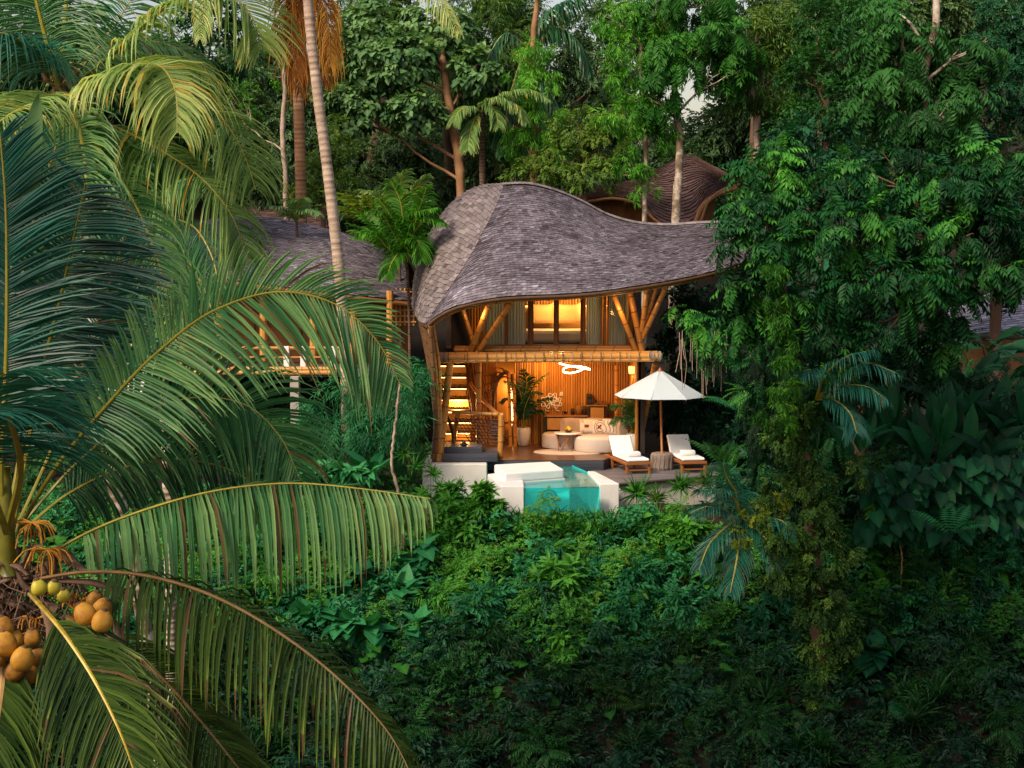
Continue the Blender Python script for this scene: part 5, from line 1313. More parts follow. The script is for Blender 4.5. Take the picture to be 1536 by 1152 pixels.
# ---- fern-like fronds in the dark behind the parasol
def clump(name, label, cat, px, py, Y, tpl, S, lm, n=7, el=.9, v=.5, group=None, ground=False, spread=.05):
    if Y is None: Y = YG(px, py, .25)
    c = P(px, py, Y); t = thing(name, label, cat, c, 0, group); m = MB(); q = 2*pi*np.arange(n)/n+RNG.uniform(-.3,.3,n)
    e = el*RNG.uniform(.6,1.2,n); D = np.stack([np.cos(q)*np.cos(e), np.sin(q)*np.cos(e), np.sin(e)], 1)
    scatter(m, tpl, c+D*spread, D, np.tile(A(0,0,1),(n,1)), S*RNG.uniform(.75,1.15,n), v+RNG.normal(0,.08,n))
    setparent(m.build('foliage', LM[lm]), t); return t
clump('fern','pale lit fern above the big-leaf bank, far right of the loungers','fern',1105,615,-3,T_fern,1.0,'teal',8,.5,.6)
clump('fern','arching dark fern behind the right-hand lounger','fern',1085,700,-1,T_fern,1.1,'dark',9,.8,.6)
clump('fern','bright yellow-green fern low on the right slope','fern',1418,915,None,T_fern,.62,'bright',8,.35,.55)
clump('fern','dull fern near the bottom right below the heart-leaved patch','fern',1245,985,None,T_fern,.6,'mid',7,.4,.2)
clump('fern','pair of olive fern fronds low in the shade below the pool','fern',920,1035,None,T_fern,.8,'olive',9,.5,.22)
clump('fern','feathery fern spreading left of the bottom centre','fern',960,1060,None,T_fern,.8,'olive',9,.4,.15)
clump('fern','grey-green lacy fern at the foot of the big-leaf bank','fern',1425,800,-9,T_fern,.9,'teal',8,.6,.5)
clump('fern','small fern beneath the pool on the lit slope','fern',815,835,None,T_fern,.6,'bright',8,.7,.4)
clump('fern','light fern right of the tall palm stump on the slope','fern',1300,660,-8,T_fern,.7,'teal',8,.7,.35)

# ---- bamboo bush left of the villa
tree('bamboo_bush','fine feathery bamboo bush left of the villa corner','bush', None, 0,
     [LB(500,610,-1,50,42),LB(560,590,-1.2,60,45),LB(615,600,-1,40,50),LB(530,650,-1.5,60,35),LB(600,660,-1.3,45,35),LB(470,650,-1.5,35,30),LB(640,570,-.6,22,40),LB(570,635,-2,50,35)], T_bamb, .42, 'teal', None, 1.4, .46, .8, outv=.30)
tree('sapling','slender brown-stemmed sapling standing in front of the bamboo bush','tree', trk(596,735,-3.2,(588,700,-3.2),(592,650,-3.2),(598,590,-3.2),(602,545,-3.2)), .045,
     [LB(592,600,-3.2,26,18),LB(604,560,-3.2,22,16)], T_bamb, .32, 'teal', 'pale', .5, .40, .6)
for (px, py, Y, s_, lb) in ((622,712,-2.6,.75,'strap-leaved plant right of the brown sapling stem'),(650,722,-2.4,.7,'strap-leaved plant against the foot of the left plaster wall'),(606,690,-2.4,.65,'small pale dracaena tuft behind the brown sapling stem'),
                            (660,742,-3.2,.6,'strap-leaved plant in front of the left plaster wall'),(690,738,-3.4,.5,'low strap plant below the left plaster wall, next to the pool')):
    clump('strap_plant', lb, 'plant', px, py, Y, T_strap, s_, 'mid', 4, 1.3, .5, 'strap-leaved plants left of the pool', spread=.2)
tree('papaya_bush','pale teal lobed-leaf plants at the foot of the bamboo bush','bush', None, 0, [LB(500,705,-3.5,40,14),LB(465,712,-3.6,30,12),LB(540,706,-3.5,25,12)], T_papaya, .42, 'teal', None, .5, .75, .2)
clump('banana_plant','broad upright banana leaves between bamboo bush and sapling','plant',556,720,-3,T_banana,1.05,'teal',5,1.2,.35)
tree('leafy_shrub','bushy green shrub left of the pool pier with many narrow lobed leaves','shrub', None, 0,
     [LB(690,775,-5.2,50,34),LB(720,760,-5.2,35,30),LB(640,790,-5.5,45,30),LB(665,745,-4.8,35,20),LB(705,810,-5.8,50,25)], T_papaya, .26, 'mid', None, 1.0, .50, .3)
tree('heart_leaf_shrub','large heart-leaved shrub on the slope right of the hanging palm fronds','shrub', None, 0,
     [LB(520,880,None,50,34),LB(590,900,None,45,38),LB(540,950,None,60,36),LB(620,950,None,40,30),LB(480,930,None,40,34),LB(625,835,None,35,26),LB(580,850,None,45,25)], [HEART], .40, 'teal', None, .85, .42, .5, outv=.22, up=.9)
tree('heart_leaf_shrub','heart-leaved climber low on the right slope','shrub', None, 0, [LB(1300,830,None,40,22),LB(1320,880,None,35,22),LB(1265,850,None,30,20)], [HEART], .34, 'mid', None, .7, .28, .5)
tree('heart_leaf_shrub','shaded heart-leaved plant near the bottom right','shrub', None, 0, [LB(1310,990,None,40,30),LB(1340,1040,None,35,28)], [HEART], .42, 'teal', None, .7, .08, .6)
# strap-leaf hedge at the foot of the pool window
for k in range(46):
    px = 742+13.0*(k % 23)+RNG.uniform(-5,5)+6*(k > 22); c = P(px, (790 if k < 23 else 803)+RNG.uniform(-3,5), (-5.0 if k < 23 else -5.5)+RNG.uniform(-.2,.2))
    t = thing('strap_plant', 'dark green strap-leaved plant in the row at the foot of the pool window', 'plant', c, RNG.uniform(0,6), 'strap-leaved row at the foot of the pool')
    if k < 3:
        m = MB(); V, Fc, v_ = T_strap[k]; m.add(V*.92, Fc, .45+v_); V, Fc, v_ = place(T_strap[(k+1)%3], (.05,.08,.0), 1.0, 0, 0, .85); m.add(V, Fc, .6+v_)
        o = m.build('foliage', LM['mid'], t); 
        if k == 0: hedge = []
        hedge.append(o)
    else:
        o = hedge[k % 3].copy(); COL.objects.link(o); o.parent = t
for i, (px, py, Y, s_, lb) in enumerate(((955,752,-3.5,.62,'spiky dracaena just right of the pool pier below the deck'),(985,760,-3.6,.5,'spiky dracaena in the middle below the sun deck'),(1022,742,-3.0,.62,'largest spiky dracaena below the sun deck edge'),(1062,735,-2.4,.6,'spiky dracaena under the right corner of the sun deck'),(1090,720,-2,.6,'spiky dracaena right beside the end of the sun deck'))):
    clump('dracaena', lb, 'plant', px, py, Y, T_strap, s_*1.35, 'olive' if i % 2 else 'mid', 9, 1.2, .46, 'dracaenas below the sun deck', spread=.18)
for i, (px, py) in enumerate(((1010,792),(1038,785),(985,800),(1060,805),(1030,815))):
    clump('grass_tuft', ['long-bladed grass tuft below the largest dracaena','long-bladed grass tuft right of the dracaenas','long-bladed grass tuft next to the end of the strap hedge','yellowish grass tuft beside the blue palm fronds','grass tuft lowest on the slope under the sun deck'][i], 'grass', px, py, -4.6-.2*i, T_strap, .75, 'olive', 4, 1.3, .5, 'grass tufts under the sun deck', spread=.15)

for px, py, tp, S, lm, n, el, v, nm, lb in ((872,905,T_papaya,.55,'mid',7,.9,.45,'papaya_plant','star-leaved plant standing out in the middle of the slope below the pool'),
    (745,850,[HEART],.42,'mid',9,.7,.5,'heart_leaf_plant','light heart-leaved plant on the slope directly below the left pool pier'),
    (690,870,T_papaya,.45,'mid',7,.8,.6,'papaya_plant','light star-leaved plant left of the middle of the slope'),
    (1000,850,T_fern,.8,'mid',10,.8,.4,'fern','green fern on the slope under the grass tufts'),
    (930,800,T_papaya,.35,'bright',7,.9,.3,'papaya_plant','small bright star-leaved plant right under the strap hedge'),
    (830,960,[HEART],.38,'teal',9,.6,.4,'heart_leaf_plant','dim heart-leaved plant below the star-leaved one on the slope'),
    (1080,960,T_pin_f,.7,'teal',9,.7,.45,'compound_leaf_plant','teal compound-leaved plant low on the slope left of the vine column'),
    (760,930,T_fern,.7,'teal',9,.6,.5,'fern','teal fern right of the large heart-leaved shrub'),
    (1340,880,T_pin_f,.6,'mid',9,.8,.45,'compound_leaf_plant','compound-leaved plant on the slope under the shield leaves'),
    (1480,870,T_fern,.8,'mid',9,.7,.3,'fern','fern at the right edge below the shield leaves'),
    (700,1000,T_papaya,.5,'dark',8,.7,.8,'papaya_plant','dark star-leaved plant between the lowest frond and the bottom edge'),
    (1150,1060,T_strap,1.1,'dark',4,1.2,.25,'grass_tuft','long thin grass blades near the bottom edge right of centre')):
    clump(nm, lb, 'fern' if nm == 'fern' else 'plant', px, py, None, tp, S, lm, n, el, v, spread=.12)
# ---- right bank: giant leaves
def biglf(name, label, pts, S, lm, v, el, n):
    t = thing(name, label, 'plant', P(*pts[0]), 0, 'giant-leaved plants on the right bank')
    m = MB()
    for (px, py, Y) in pts:
        c = P(px, py, Y); q = RNG.uniform(-pi,.0,n); e = RNG.uniform(el-.35, el+.35, n); D = np.stack([np.cos(q)*np.cos(e), np.sin(q)*np.cos(e), np.sin(e)], 1)
        scatter(m, T_banana, c+D*.2+RNG.normal(0,.12,(n,3)), D, np.tile(A(0,-.6,.6),(n,1)), S*RNG.uniform(.75,1.2,n), v+RNG.normal(0,.12,n))
        for k in range(0, n, 2): tube(m, [down(c) if gz(c[0],c[1]) < c[2] else c-A(0,0,.8), c-A(0,0,.3), c+D[k]*.2], .012, 4, .3)
    setparent(m.build('foliage', LM[lm]), t)
biglf('giant_leaf_plant','tall upright paddle-leaved plants in the middle of the right bank', [(1330,665,-7),(1365,680,-7),(1410,675,-7.2),(1390,700,-7.5),(1300,690,-7),(1440,690,-7.3)], 1.05, 'teal', .24, 1.15, 7)
biglf('giant_leaf_plant','paddle-leaved plants at the right edge under the compound-leaved tree', [(1470,660,-7),(1510,680,-7),(1535,650,-7),(1490,700,-7.4),(1450,640,-6.5)], .95, 'teal', .16, .9, 7)
biglf('giant_leaf_plant','dark arching paddle leaves above the right bank', [(1300,600,-5),(1380,590,-5),(1450,570,-5),(1520,590,-5),(1340,560,-5),(1480,530,-4),(1420,600,-5.5),(1250,610,-5)], 1.0, 'deep', .42, .5, 6)
m = MB()
t = thing('giant_leaf_plant', 'overlapping rounded shield leaves cascading down the right bank', 'plant', P(1460,780,-8), 0, 'giant-leaved plants on the right bank')
px_ = RNG.uniform(1290,1550,300); py_ = RNG.uniform(690,800,300)+(1400-px_)*.10; ps = np.array([P(a, b, -8.0+RNG.uniform(-.4,.4)) for a, b in zip(px_, py_)])
n = len(ps); D = nrm(np.stack([RNG.normal(0,.4,n), RNG.uniform(-.9,-.4,n), RNG.uniform(-.9,-.3,n)], 1)); scatter(m, [HEART], ps, D, np.tile(A(0,-1,.45),(n,1))+RNG.normal(0,.25,(n,3)), .40*RNG.uniform(.6,1.2,n), .12+RNG.normal(0,.14,n))
setparent(m.build('foliage', LM['teal']), t)
tree('leafy_shrub','tangle of dim leaves on the bank between the vine column and the shield leaves','shrub', None, 0, [LB(1215,640,-5,50,40),LB(1200,720,-6,45,40),LB(1290,740,-7,45,30),LB(1240,600,-5,50,40),LB(1160,700,-4,40,40),LB(1130,760,-5,40,30)], T_broad, .45, 'deep', None, .9, .35)
tree('fine_leaf_shrub','feathery dark shrub at the right edge above the shield leaves','shrub', None, 0, [LB(1480,590,-6.5,50,30),LB(1530,560,-6.5,45,40),LB(1440,540,-6,45,30)], T_pin_f, .6, 'deep', None, .8, .45, .3)
tree('sapling','thin straight sapling with tiered leaflets before the shield leaves','tree', trk(1366,800,-6.8,(1366,760,-6.8),(1365,700,-6.8)), .02,
     [LB(1366,702,-6.8,26,8),LB(1366,722,-6.8,30,8),LB(1366,745,-6.8,28,8)], T_pin_f, .38, 'teal', 'pale', .55, .8, .1, limbs=False)
tree('papaya_sapling','small yellow-green papaya-like plant at the foot of the shield leaves','plant', trk(1348,808,-7.6,(1340,790,-7.7),(1330,770,-7.8)), .02,
     [LB(1325,765,-7.8,26,9),LB(1355,778,-7.7,16,7)], T_papaya, .26, 'bright', 'orange', .9, .50, .3, limbs=False)

tree('climbing_vine','dark curtain of drooping leaves hanging from the near tree right of the parasol','vine', None, 0,
     [LB(1120,505,-6.5,34,26),LB(1140,550,-6.5,36,28),LB(1150,600,-6.8,38,30),LB(1205,500,-6.5,40,30),LB(1235,540,-6.8,40,30),LB(1150,650,-7,38,30),LB(1165,700,-7,38,30),LB(1240,600,-7,38,30),LB(1250,660,-7,36,30),LB(1130,600,-5,30,30),LB(1262,720,-7.2,34,26)], T_pin_f, .42, 'pin', None, 1.2, .22, .9, vs=.15)
# ---- vine-wrapped column
COLV = tree('vine_column','leaning dead trunk wrapped from top to base in small-leaved vines, centre right','vine-covered trunk', trk(1235,1000,-9.5,(1225,900,-9.5),(1215,760,-9.5),(1200,660,-9.5),(1185,610,-9.5)), .22,
     [LB(1185,600,-9.5,35,30),LB(1200,640,-9.6,34,28),LB(1210,680,-9.6,34,28),LB(1218,720,-9.6,36,28),LB(1225,760,-9.7,38,28),LB(1228,800,-9.7,40,28),LB(1232,840,-9.8,42,28),LB(1238,880,-9.8,44,28),LB(1240,920,-10,45,30),LB(1235,1015,-9.7,26,26),LB(1228,1055,-9.8,30,22),LB(1262,965,-9.6,30,26),LB(1225,975,-9.6,26,22),LB(1290,700,-9.4,16,30),LB(1165,730,-9.6,18,26),LB(1270,820,-9.4,20,24),LB(1175,660,-9.8,22,30),LB(1255,580,-9.5,30,20),LB(1170,800,-10,30,30),LB(1180,860,-10,35,30)],
     T_small, .24, 'olive', 'brown', 1.5, .16, .8, limbs=False, vs=.18)
# ---- ground cover of the slope
def slope_cover(name, label, x0, x1, y0, y1, n, tpl, S, lm, v, bump=.5, cov=1.0, seed=0):
    x = RNG.uniform(x0,x1,n); y = RNG.uniform(y0,y1,n)
    kp = ~((x > -.7) & (x < 5.3) & (y > -5.15)); x = x[kp]; y = y[kp]; n = len(x); h = bump*(np.sin(x*1.9+seed)*np.cos(y*2.3+seed*2)+.6*np.sin(x*4.1-y*3.3+seed))
    z = gz(x,y)+.2+np.maximum(h,-.3)*.55+RNG.uniform(-.25,.18,n)*cov
    D = nrm(np.stack([RNG.normal(0,.8,n), RNG.normal(-.35,.7,n), RNG.uniform(-.3,.7,n)], 1)); U = nrm(np.stack([RNG.normal(0,.3,n), RNG.normal(-.4,.3,n), np.ones(n)], 1))
    m = MB(); nv = .10*np.sin(x*1.1+seed)*np.cos(y*1.6+seed)+.07*np.sin(x*3.7+y*2.9)+.25*np.clip(h,-.4,.5)  # mound tops lighter, hollows darker: clump shading painted into the leaves
    shade_dk = np.clip((-y-7.0)/3.2, 0, 1)*.46+.16*np.clip((x-3)/4,0,1)  # painted shade: leaf colour darkens down the ravine and to the right
    scatter(m, tpl, np.stack([x,y,z],1), D, U, S*RNG.uniform(.6,1.3,n), np.clip(v+nv-shade_dk+RNG.normal(0,.07,n), .0, .9)); return tag(m.build(name, LM[lm]), label, 'ground cover', kind='stuff')
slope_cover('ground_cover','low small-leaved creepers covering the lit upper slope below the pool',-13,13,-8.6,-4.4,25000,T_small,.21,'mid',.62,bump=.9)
slope_cover('ground_cover','shade-toned small-leaved creepers on the lower slope down to the ravine',-13,13,-14,-7.9,24000,T_small,.21,'dark',.66,bump=.9)  # dark leaf colour paints ravine shade onto the lower slope
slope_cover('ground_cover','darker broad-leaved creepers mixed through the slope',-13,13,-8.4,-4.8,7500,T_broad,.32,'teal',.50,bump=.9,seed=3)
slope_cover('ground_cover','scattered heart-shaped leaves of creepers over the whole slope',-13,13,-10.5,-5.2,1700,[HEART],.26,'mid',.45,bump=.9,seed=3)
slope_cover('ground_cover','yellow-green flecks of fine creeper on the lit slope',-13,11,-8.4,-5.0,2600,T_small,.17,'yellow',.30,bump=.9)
slope_cover('ground_cover','shade-toned broad-leaved creepers on the lower slope down to the ravine',-13,13,-15,-7.4,12000,T_broad,.32,'deep',.56,bump=.9,seed=4)  # deep green here likewise stands in for ravine shade
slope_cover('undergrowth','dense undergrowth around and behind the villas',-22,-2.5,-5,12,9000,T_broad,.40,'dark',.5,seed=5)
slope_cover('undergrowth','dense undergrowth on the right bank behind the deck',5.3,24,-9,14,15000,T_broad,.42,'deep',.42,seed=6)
# individual shrubs on the slope, each with its own crown shape
def shrub_proto(tpl, S, lm, v, seed, r=.6):
    m = MB(); lob = [(A(RNG.uniform(-.4,.4)*r, RNG.uniform(-.3,.3)*r, .3*r+RNG.uniform(0,.4)*r), A(.7,.6,.5)*r*RNG.uniform(.7,1.1)) for _ in range(4)]
    foliage(m, lob, tpl, S, 1.0, v, .3); return m
kinds = [(T_narrow,.24,'mid',.46,'narrow-leaved green shrub on the lit upper slope below the pool'),(T_broad,.28,'teal',.42,'broad-leaved teal shrub on the slope below the villa'),
         (T_papaya,.26,'mid',.40,'star-leaved shrub on the slope below the villa'),(T_pin_f,.42,'dark',.60,'feathery shade-toned shrub on the shaded lower slope'),(T_narrow,.30,'dark',.42,'shade-toned narrow-leaved shrub on the shaded lower slope'),(T_strap,.6,'dark',.6,'tuft of shade-toned arching grass on the shaded lower slope')]  # lower-slope kinds take dark leaf colours to paint in shade
protos = {}
spots = []
for row, (Y0, n, ks) in enumerate(((-5.6,14,(0,0,1,2)),(-6.4,14,(0,1,2,0)),(-7.4,13,(1,2,3,0)),(-8.5,13,(1,3,2,4)),(-9.8,12,(3,4,5,4)),(-11.2,12,(4,5,3,4)))):
    for i in range(n):
        spots.append((-10.5+21*(i+RNG.uniform(.1,.9))/n, Y0+RNG.uniform(-.5,.5), ks[int(RNG.integers(0,4))]))
for x, y, kd in spots:
    if -1.0 < x < 3.6 and y > -6.3: continue
    if x > 4.6 and y < -6.2 and kd < 3: kd = 4 if kd else 3  # low right spots switch to dark kinds, shade put in by colour
    tp, S, lm, v, lb = kinds[kd]; t = thing('shrub', lb, 'shrub', (x, y, float(gz(x,y))+.1), RNG.uniform(0,6), ['lit slope shrubs','teal slope shrubs','star-leaved slope shrubs','feathery slope shrubs','dark slope shrubs','grass tufts of the lower slope'][kd])
    var = int(RNG.integers(0,3)); key = (kd, var)
    if key not in protos:
        m = shrub_proto(tp, S, lm, v-.30*(kd > 2)+.06*(kd < 3), var); protos[key] = m.build('foliage', LM[lm], t)  # lower-slope kinds darkened further as painted shade, upper ones lightened
    else:
        o = protos[key].copy(); COL.objects.link(o); o.parent = t
    s_ = float(RNG.uniform(.8,1.3)); t.scale = (s_,s_,s_)

# ================================================================== palms
PF = {}
def pfrond(root, pix, lm='palm_green', rm='rachis', **kw):
    pts = [P(*q) for q in pix]; o = frond(pts, mats=[LM[lm], LM[rm]], **kw); setparent(o, root); return o
def ptrunk(root, pts, r0, r1, bark='pale'):
    m = MB(); C = spline(pts, 260); L = np.linalg.norm(np.diff(C, axis=0), axis=1).sum(); t = np.linspace(0,1,260)
    r = (r0+(r1-r0)*t)*(1+.05*((np.arange(260) % 3) == 0)+RNG.normal(0,.015,260)); v = .60-.34*((np.arange(260) % 3) == 0)+RNG.normal(0,.10,260)
    tube(m, C, r, 14, v); setparent(m.build('trunk', BK[bark], None, True), root)
# -- near coconut palm, crown at the left edge
NP = thing('coconut_palm', 'nearest coconut palm at the left edge, heavy with orange nuts', 'palm', down(P(-30,1000,-24.5)))
ptrunk(NP, [down(P(-70,1100,-24)), P(-30,1150,-24.3), P(-8,980,-24.5), P(0,850,-24.5)], .20,.16,'brown')
Yn = -25
SL = (.52, 1.0)
pfrond(NP, [(30,790,Yn),(85,700,Yn-.3),(150,620,Yn-.5),(235,530,Yn-.7),(330,462,Yn-.9),(430,438,Yn-1),(510,460,Yn-1),(568,515,Yn-.9),(602,580,Yn-.8)], 'palm_green', L=.98, n=118, w=.034, droop=.30, fwd=.62, lift=.10, start=.24, v0=.50, up=(.15,-1,.3), r0=.024, sl=SL)
pfrond(NP, [(30,790,Yn+.3),(120,690,Yn+.5),(210,622,Yn+.6),(300,596,Yn+.7),(370,608,Yn+.7),(420,655,Yn+.6),(452,722,Yn+.5)], 'palm_green', L=.85, n=100, w=.034, droop=.5, fwd=.55, lift=.2, start=.22, v0=.40, up=(.1,-1,.4), r0=.024)
pfrond(NP, [(30,800,Yn+.5),(100,742,Yn+.8),(190,700,Yn+1),(280,690,Yn+1.1),(360,712,Yn+1.1),(410,760,Yn+1)], 'palm_green', L=.8, n=84, w=.034, droop=.8, fwd=.5, lift=.2, start=.2, v0=.22, up=(.1,-1,.5), r0=.02)
pfrond(NP, [(60,840,Yn),(130,800,Yn),(220,764,Yn-.1),(330,735,Yn-.2),(440,725,Yn-.3),(540,733,Yn-.4),(645,748,Yn-.5)], 'palm_green', rm='rachis', L=1.0, n=86, w=.044, droop=2.4, fwd=.28, lift=-.2, start=.12, v0=.56, up=(0,-.6,1), ragged=.05, r0=.026, dead=.025)
pfrond(NP, [(60,868,Yn-.5),(130,858,Yn-.7),(210,862,Yn-.9),(310,890,Yn-1.1),(420,950,Yn-1.3),(520,1030,Yn-1.4),(590,1110,Yn-1.4),(625,1180,Yn-1.4)], 'palm_olive', rm='rachis_brown', L=.92, n=92, w=.036, droop=2.1, fwd=.30, lift=-.1, start=.18, v0=.24, up=(0,-.5,1), r0=.028, dead=.035, torn=.08)
pfrond(NP, [(45,890,Yn-1),(100,955,Yn-1.4),(150,1035,Yn-1.7),(185,1110,Yn-1.9),(215,1200,Yn-2)], 'palm_olive', rm='rachis_gold', L=.95, n=92, w=.030, droop=.7, fwd=.8, lift=.2, start=.20, dead=.04, torn=.08, v0=.16, up=(.1,-.9,.4), r0=.026)
pfrond(NP, [(100,925,Yn-.3),(160,955,Yn-.4),(230,1005,Yn-.5),(300,1080,Yn-.6),(380,1180,Yn-.7)], 'palm_olive', rm='rachis_brown', L=.8, n=70, w=.03, droop=1.0, fwd=.7, lift=.1, start=.2, v0=.18, up=(.1,-.9,.4))
pfrond(NP, [(0,930,Yn-1.0),(6,1000,Yn-1.3),(-4,1090,Yn-1.5),(-20,1200,Yn-1.6)], 'palm_olive', rm='rachis_brown', L=.8, n=60, w=.03, droop=.8, fwd=.7, lift=.1, start=.25, v0=.15, up=(.1,-.9,.2))
pfrond(NP, [(4,800,Yn-.2),(2,680,Yn-.5),(8,560,Yn-.7),(10,420,Yn-.9),(7,285,Yn-1.1),(0,200,Yn-1.2)], 'palm_teal', L=.85, n=112, w=.036, droop=.14, fwd=.60, lift=.06, start=.32, v0=.20, up=(0,-1,.1), r0=.022)
pfrond(NP, [(18,800,Yn+.1),(40,680,Yn+0),(66,545,Yn-.1),(92,440,Yn-.2),(112,350,Yn-.4),(128,275,Yn-.6)], 'palm_teal', L=1.10, n=108, w=.036, droop=.16, fwd=.22, lift=.08, start=.25, v0=.16, up=(0,-1,.2), r0=.022)
pfrond(NP, [(20,800,Yn+.5),(70,690,Yn+.8),(120,560,Yn+1),(160,440,Yn+1),(190,340,Yn+.9)], 'palm_teal', L=.75, n=80, w=.034, droop=.3, fwd=.6, lift=.1, start=.25, v0=.40, up=(0,-1,.2), r0=.02)
pfrond(NP, [(15,800,Yn+.5),(-10,600,Yn+.9),(10,430,Yn+1),(60,290,Yn+1),(120,215,Yn+.9)], 'palm_green', L=.8, n=80, w=.034, droop=.3, fwd=.6, lift=.1, start=.25, v0=.45, up=(0,-1,.3), r0=.02)
pfrond(NP, [(10,800,Yn-.5),(-25,700,Yn-1.2),(-30,620,Yn-2.2),(-14,575,Yn-3.0),(8,560,Yn-3.7)], 'palm_teal', L=.92, n=90, w=.030, droop=.35, fwd=.55, lift=.2, start=.25, v0=.40, up=(0,0,1))
pfrond(NP, [(10,800,Yn-.3),(30,710,Yn-1.0),(18,640,Yn-2.0),(0,610,Yn-2.9),(-16,625,Yn-3.8)], 'palm_teal', L=.90, n=80, w=.030, droop=.5, fwd=.3, lift=.1, start=.3, v0=.30, up=(0,0,1))
pfrond(NP, [(10,800,Yn),(35,650,Yn+.3),(28,480,Yn+.4),(50,330,Yn+.4),(85,215,Yn+.3)], 'palm_green', L=.9, n=70, w=.034, droop=.2, fwd=.6, lift=.1, start=.3, v0=.45, up=(0,-1,.2))
# unopened spear and broad green blade
m = MB(); C = spline([P(30,330,Yn-.9),P(38,290,Yn-1),P(46,220,Yn-1),P(58,140,Yn-1)], 20); wd = np.sin(np.linspace(.35,1,20)*pi)**.6*.115+.002
V = np.concatenate([np.stack([C-A(1,0,0)*wd[:,None], C+A(0,.03,0), C+A(1,0,0)*wd[:,None]], 1).reshape(-1,3)])
m.add(V, [q for i in range(19) for q in ([3*i,3*i+1,3*i+4,3*i+3],[3*i+1,3*i+2,3*i+5,3*i+4])], .62); o = setparent(m.build('spear_leaf', LM['palm_green'], None, True), NP)
# old boots, petioles and fibre
m = MB()
tube(m, spline([P(14,860,Yn-.2),P(10,780,Yn-.3),P(8,700,Yn-.3)], 10), np.linspace(.085,.045,10), 10, .12, 0)
setparent(m.build('petiole', LM['rachis'], None, True), NP)
m = MB()
for k in range(34):
    a_ = P(RNG.uniform(-20,95), RNG.uniform(820,965), Yn+RNG.uniform(-.3,.3)); q = RNG.uniform(-1.2,1.2); b_ = a_+A(sin(q)*.45, RNG.uniform(-.2,.1), cos(q)*.25*RNG.choice([-1,1]))
    tube(m, spline([a_, (a_+b_)/2+RNG.normal(0,.05,3), b_], 7), np.linspace(.11,.02,7), 7, RNG.uniform(.2,.8), flat=.4)
for k in range(170):
    a_ = P(RNG.uniform(-10,120), RNG.uniform(840,960), Yn-.25); b_ = a_+A(RNG.normal(0,.12), RNG.normal(0,.08), RNG.uniform(-.35,.1)); tube(m, [a_, (a_+b_)/2+RNG.normal(0,.03,3), b_], .007, 4, RNG.uniform(.1,.7))
setparent(m.build('leaf_base', BK['brown'], None, True), NP)
mspathe = MB()
for (a_, b_, c_) in (((62,905),(78,950),(56,1005)),((120,905),(150,915),(205,1000)),((70,870),(160,880),(205,905)),((130,965),(150,990),(165,1030))):
    tube(mspathe, spline([P(*a_,Yn-.5),P(*b_,Yn-.6),P(*c_,Yn-.6)], 12), np.r_[np.linspace(.03,.06,6), np.linspace(.055,.008,6)], 8, RNG.uniform(.4,.9), flat=.5)
setparent(mspathe.build('spathe', BK['brown'], None, True), NP)
# orange flower stalks
for (px, py, w_, dn) in ((48,800,34,1),(70,840,36,1),(52,945,20,1),(112,930,24,0)):
    m = MB(); root_ = P(px, py-16, Yn-.25)
    for k in range(26):
        q = RNG.uniform(-1.3,1.3); L__ = w_/165*RNG.uniform(.6,1.3); b_ = root_+A(sin(q)*L__, RNG.normal(0,.06), -abs(cos(q))*L__ if dn else cos(q)*L__)
        tube(m, spline([root_, (root_+b_)/2+A(sin(q)*.05,0,.05), b_], 6), .0065, 4, RNG.uniform(.4,1), cap=False)
    setparent(m.build('flower_stalk', LM['frond_dead']), NP)
nutm = mat('coconut_orange', [(0,(.05,.022,.005)),(.35,(.24,.105,.012)),(.6,(.42,.20,.020)),(1,(.52,.30,.04))], .62, 9, .7, .1, 20, detail=5)
nutg = mat('coconut_yellow', [(0,(.14,.11,.01)),(.5,(.42,.36,.03)),(1,(.55,.50,.06))], .4, 6, .25)
def nut(px, py, Y, r, v, mm, tilt):
    r *= .82
    m = MB(); c = P(px, py, Y); th = np.linspace(0,pi,12); 
    pr = [(r*sin(t)*(1+.10*cos(t)), -r*1.14*cos(t)) for t in th]
    lathe(m, pr, (0,0,0), 18, v); V = np.concatenate(m.V); ph = np.arctan2(V[:,1],V[:,0]); V[:,:2] *= (1+.085*np.cos(3*ph))[:,None]
    c_, s_ = cos(tilt), sin(tilt); V = np.stack([V[:,0]*c_-V[:,2]*s_, V[:,1], V[:,0]*s_+V[:,2]*c_], 1)+c; m.V = [V.astype(np.float32)]
    o = setparent(m.build('coconut', mm, None, True), NP)
    m = MB(); tp = c+A(-s_*r*1.05,0,c_*r*1.05); lathe(m, [(0,.015),(.022,.012),(.034,-.008),(.026,-.022)], tp, 10, .4); k_ = m.build('calyx', BK['brown'], o, True)
for q in ((58,881,Yn-1.45,.078,.6,nutg,.2),(80,881,Yn-1.40,.070,.5,nutg,-.2),(127,921,Yn-1.50,.108,.6,nutm,.5),(153,912,Yn-1.30,.10,.5,nutm,-.5),(153,931,Yn-1.55,.105,.7,nutm,-.2),
          (7,966,Yn-1.55,.118,.6,nutm,.1),(33,988,Yn-1.60,.115,.6,nutm,-.2),(5,940,Yn-1.35,.10,.45,nutm,.2),(48,957,Yn-1.25,.09,.45,nutm,0),(22,1006,Yn-1.35,.10,.3,nutm,.1),(58,985,Yn-1.25,.09,.35,nutm,.3),(136,955,Yn-1.15,.08,.3,nutm,.1)): nut(*q)
for q in ((-8,985,Yn-1.4,.11,.4,nutm,.2),(20,960,Yn-1.3,.105,.55,nutm,-.1),(45,1010,Yn-1.2,.10,.35,nutm,.3),(110,938,Yn-1.2,.095,.3,nutm,.4),(142,900,Yn-1.1,.09,.4,nutm,-.3),(95,893,Yn-1.2,.066,.5,nutg,.1)): nut(*q)

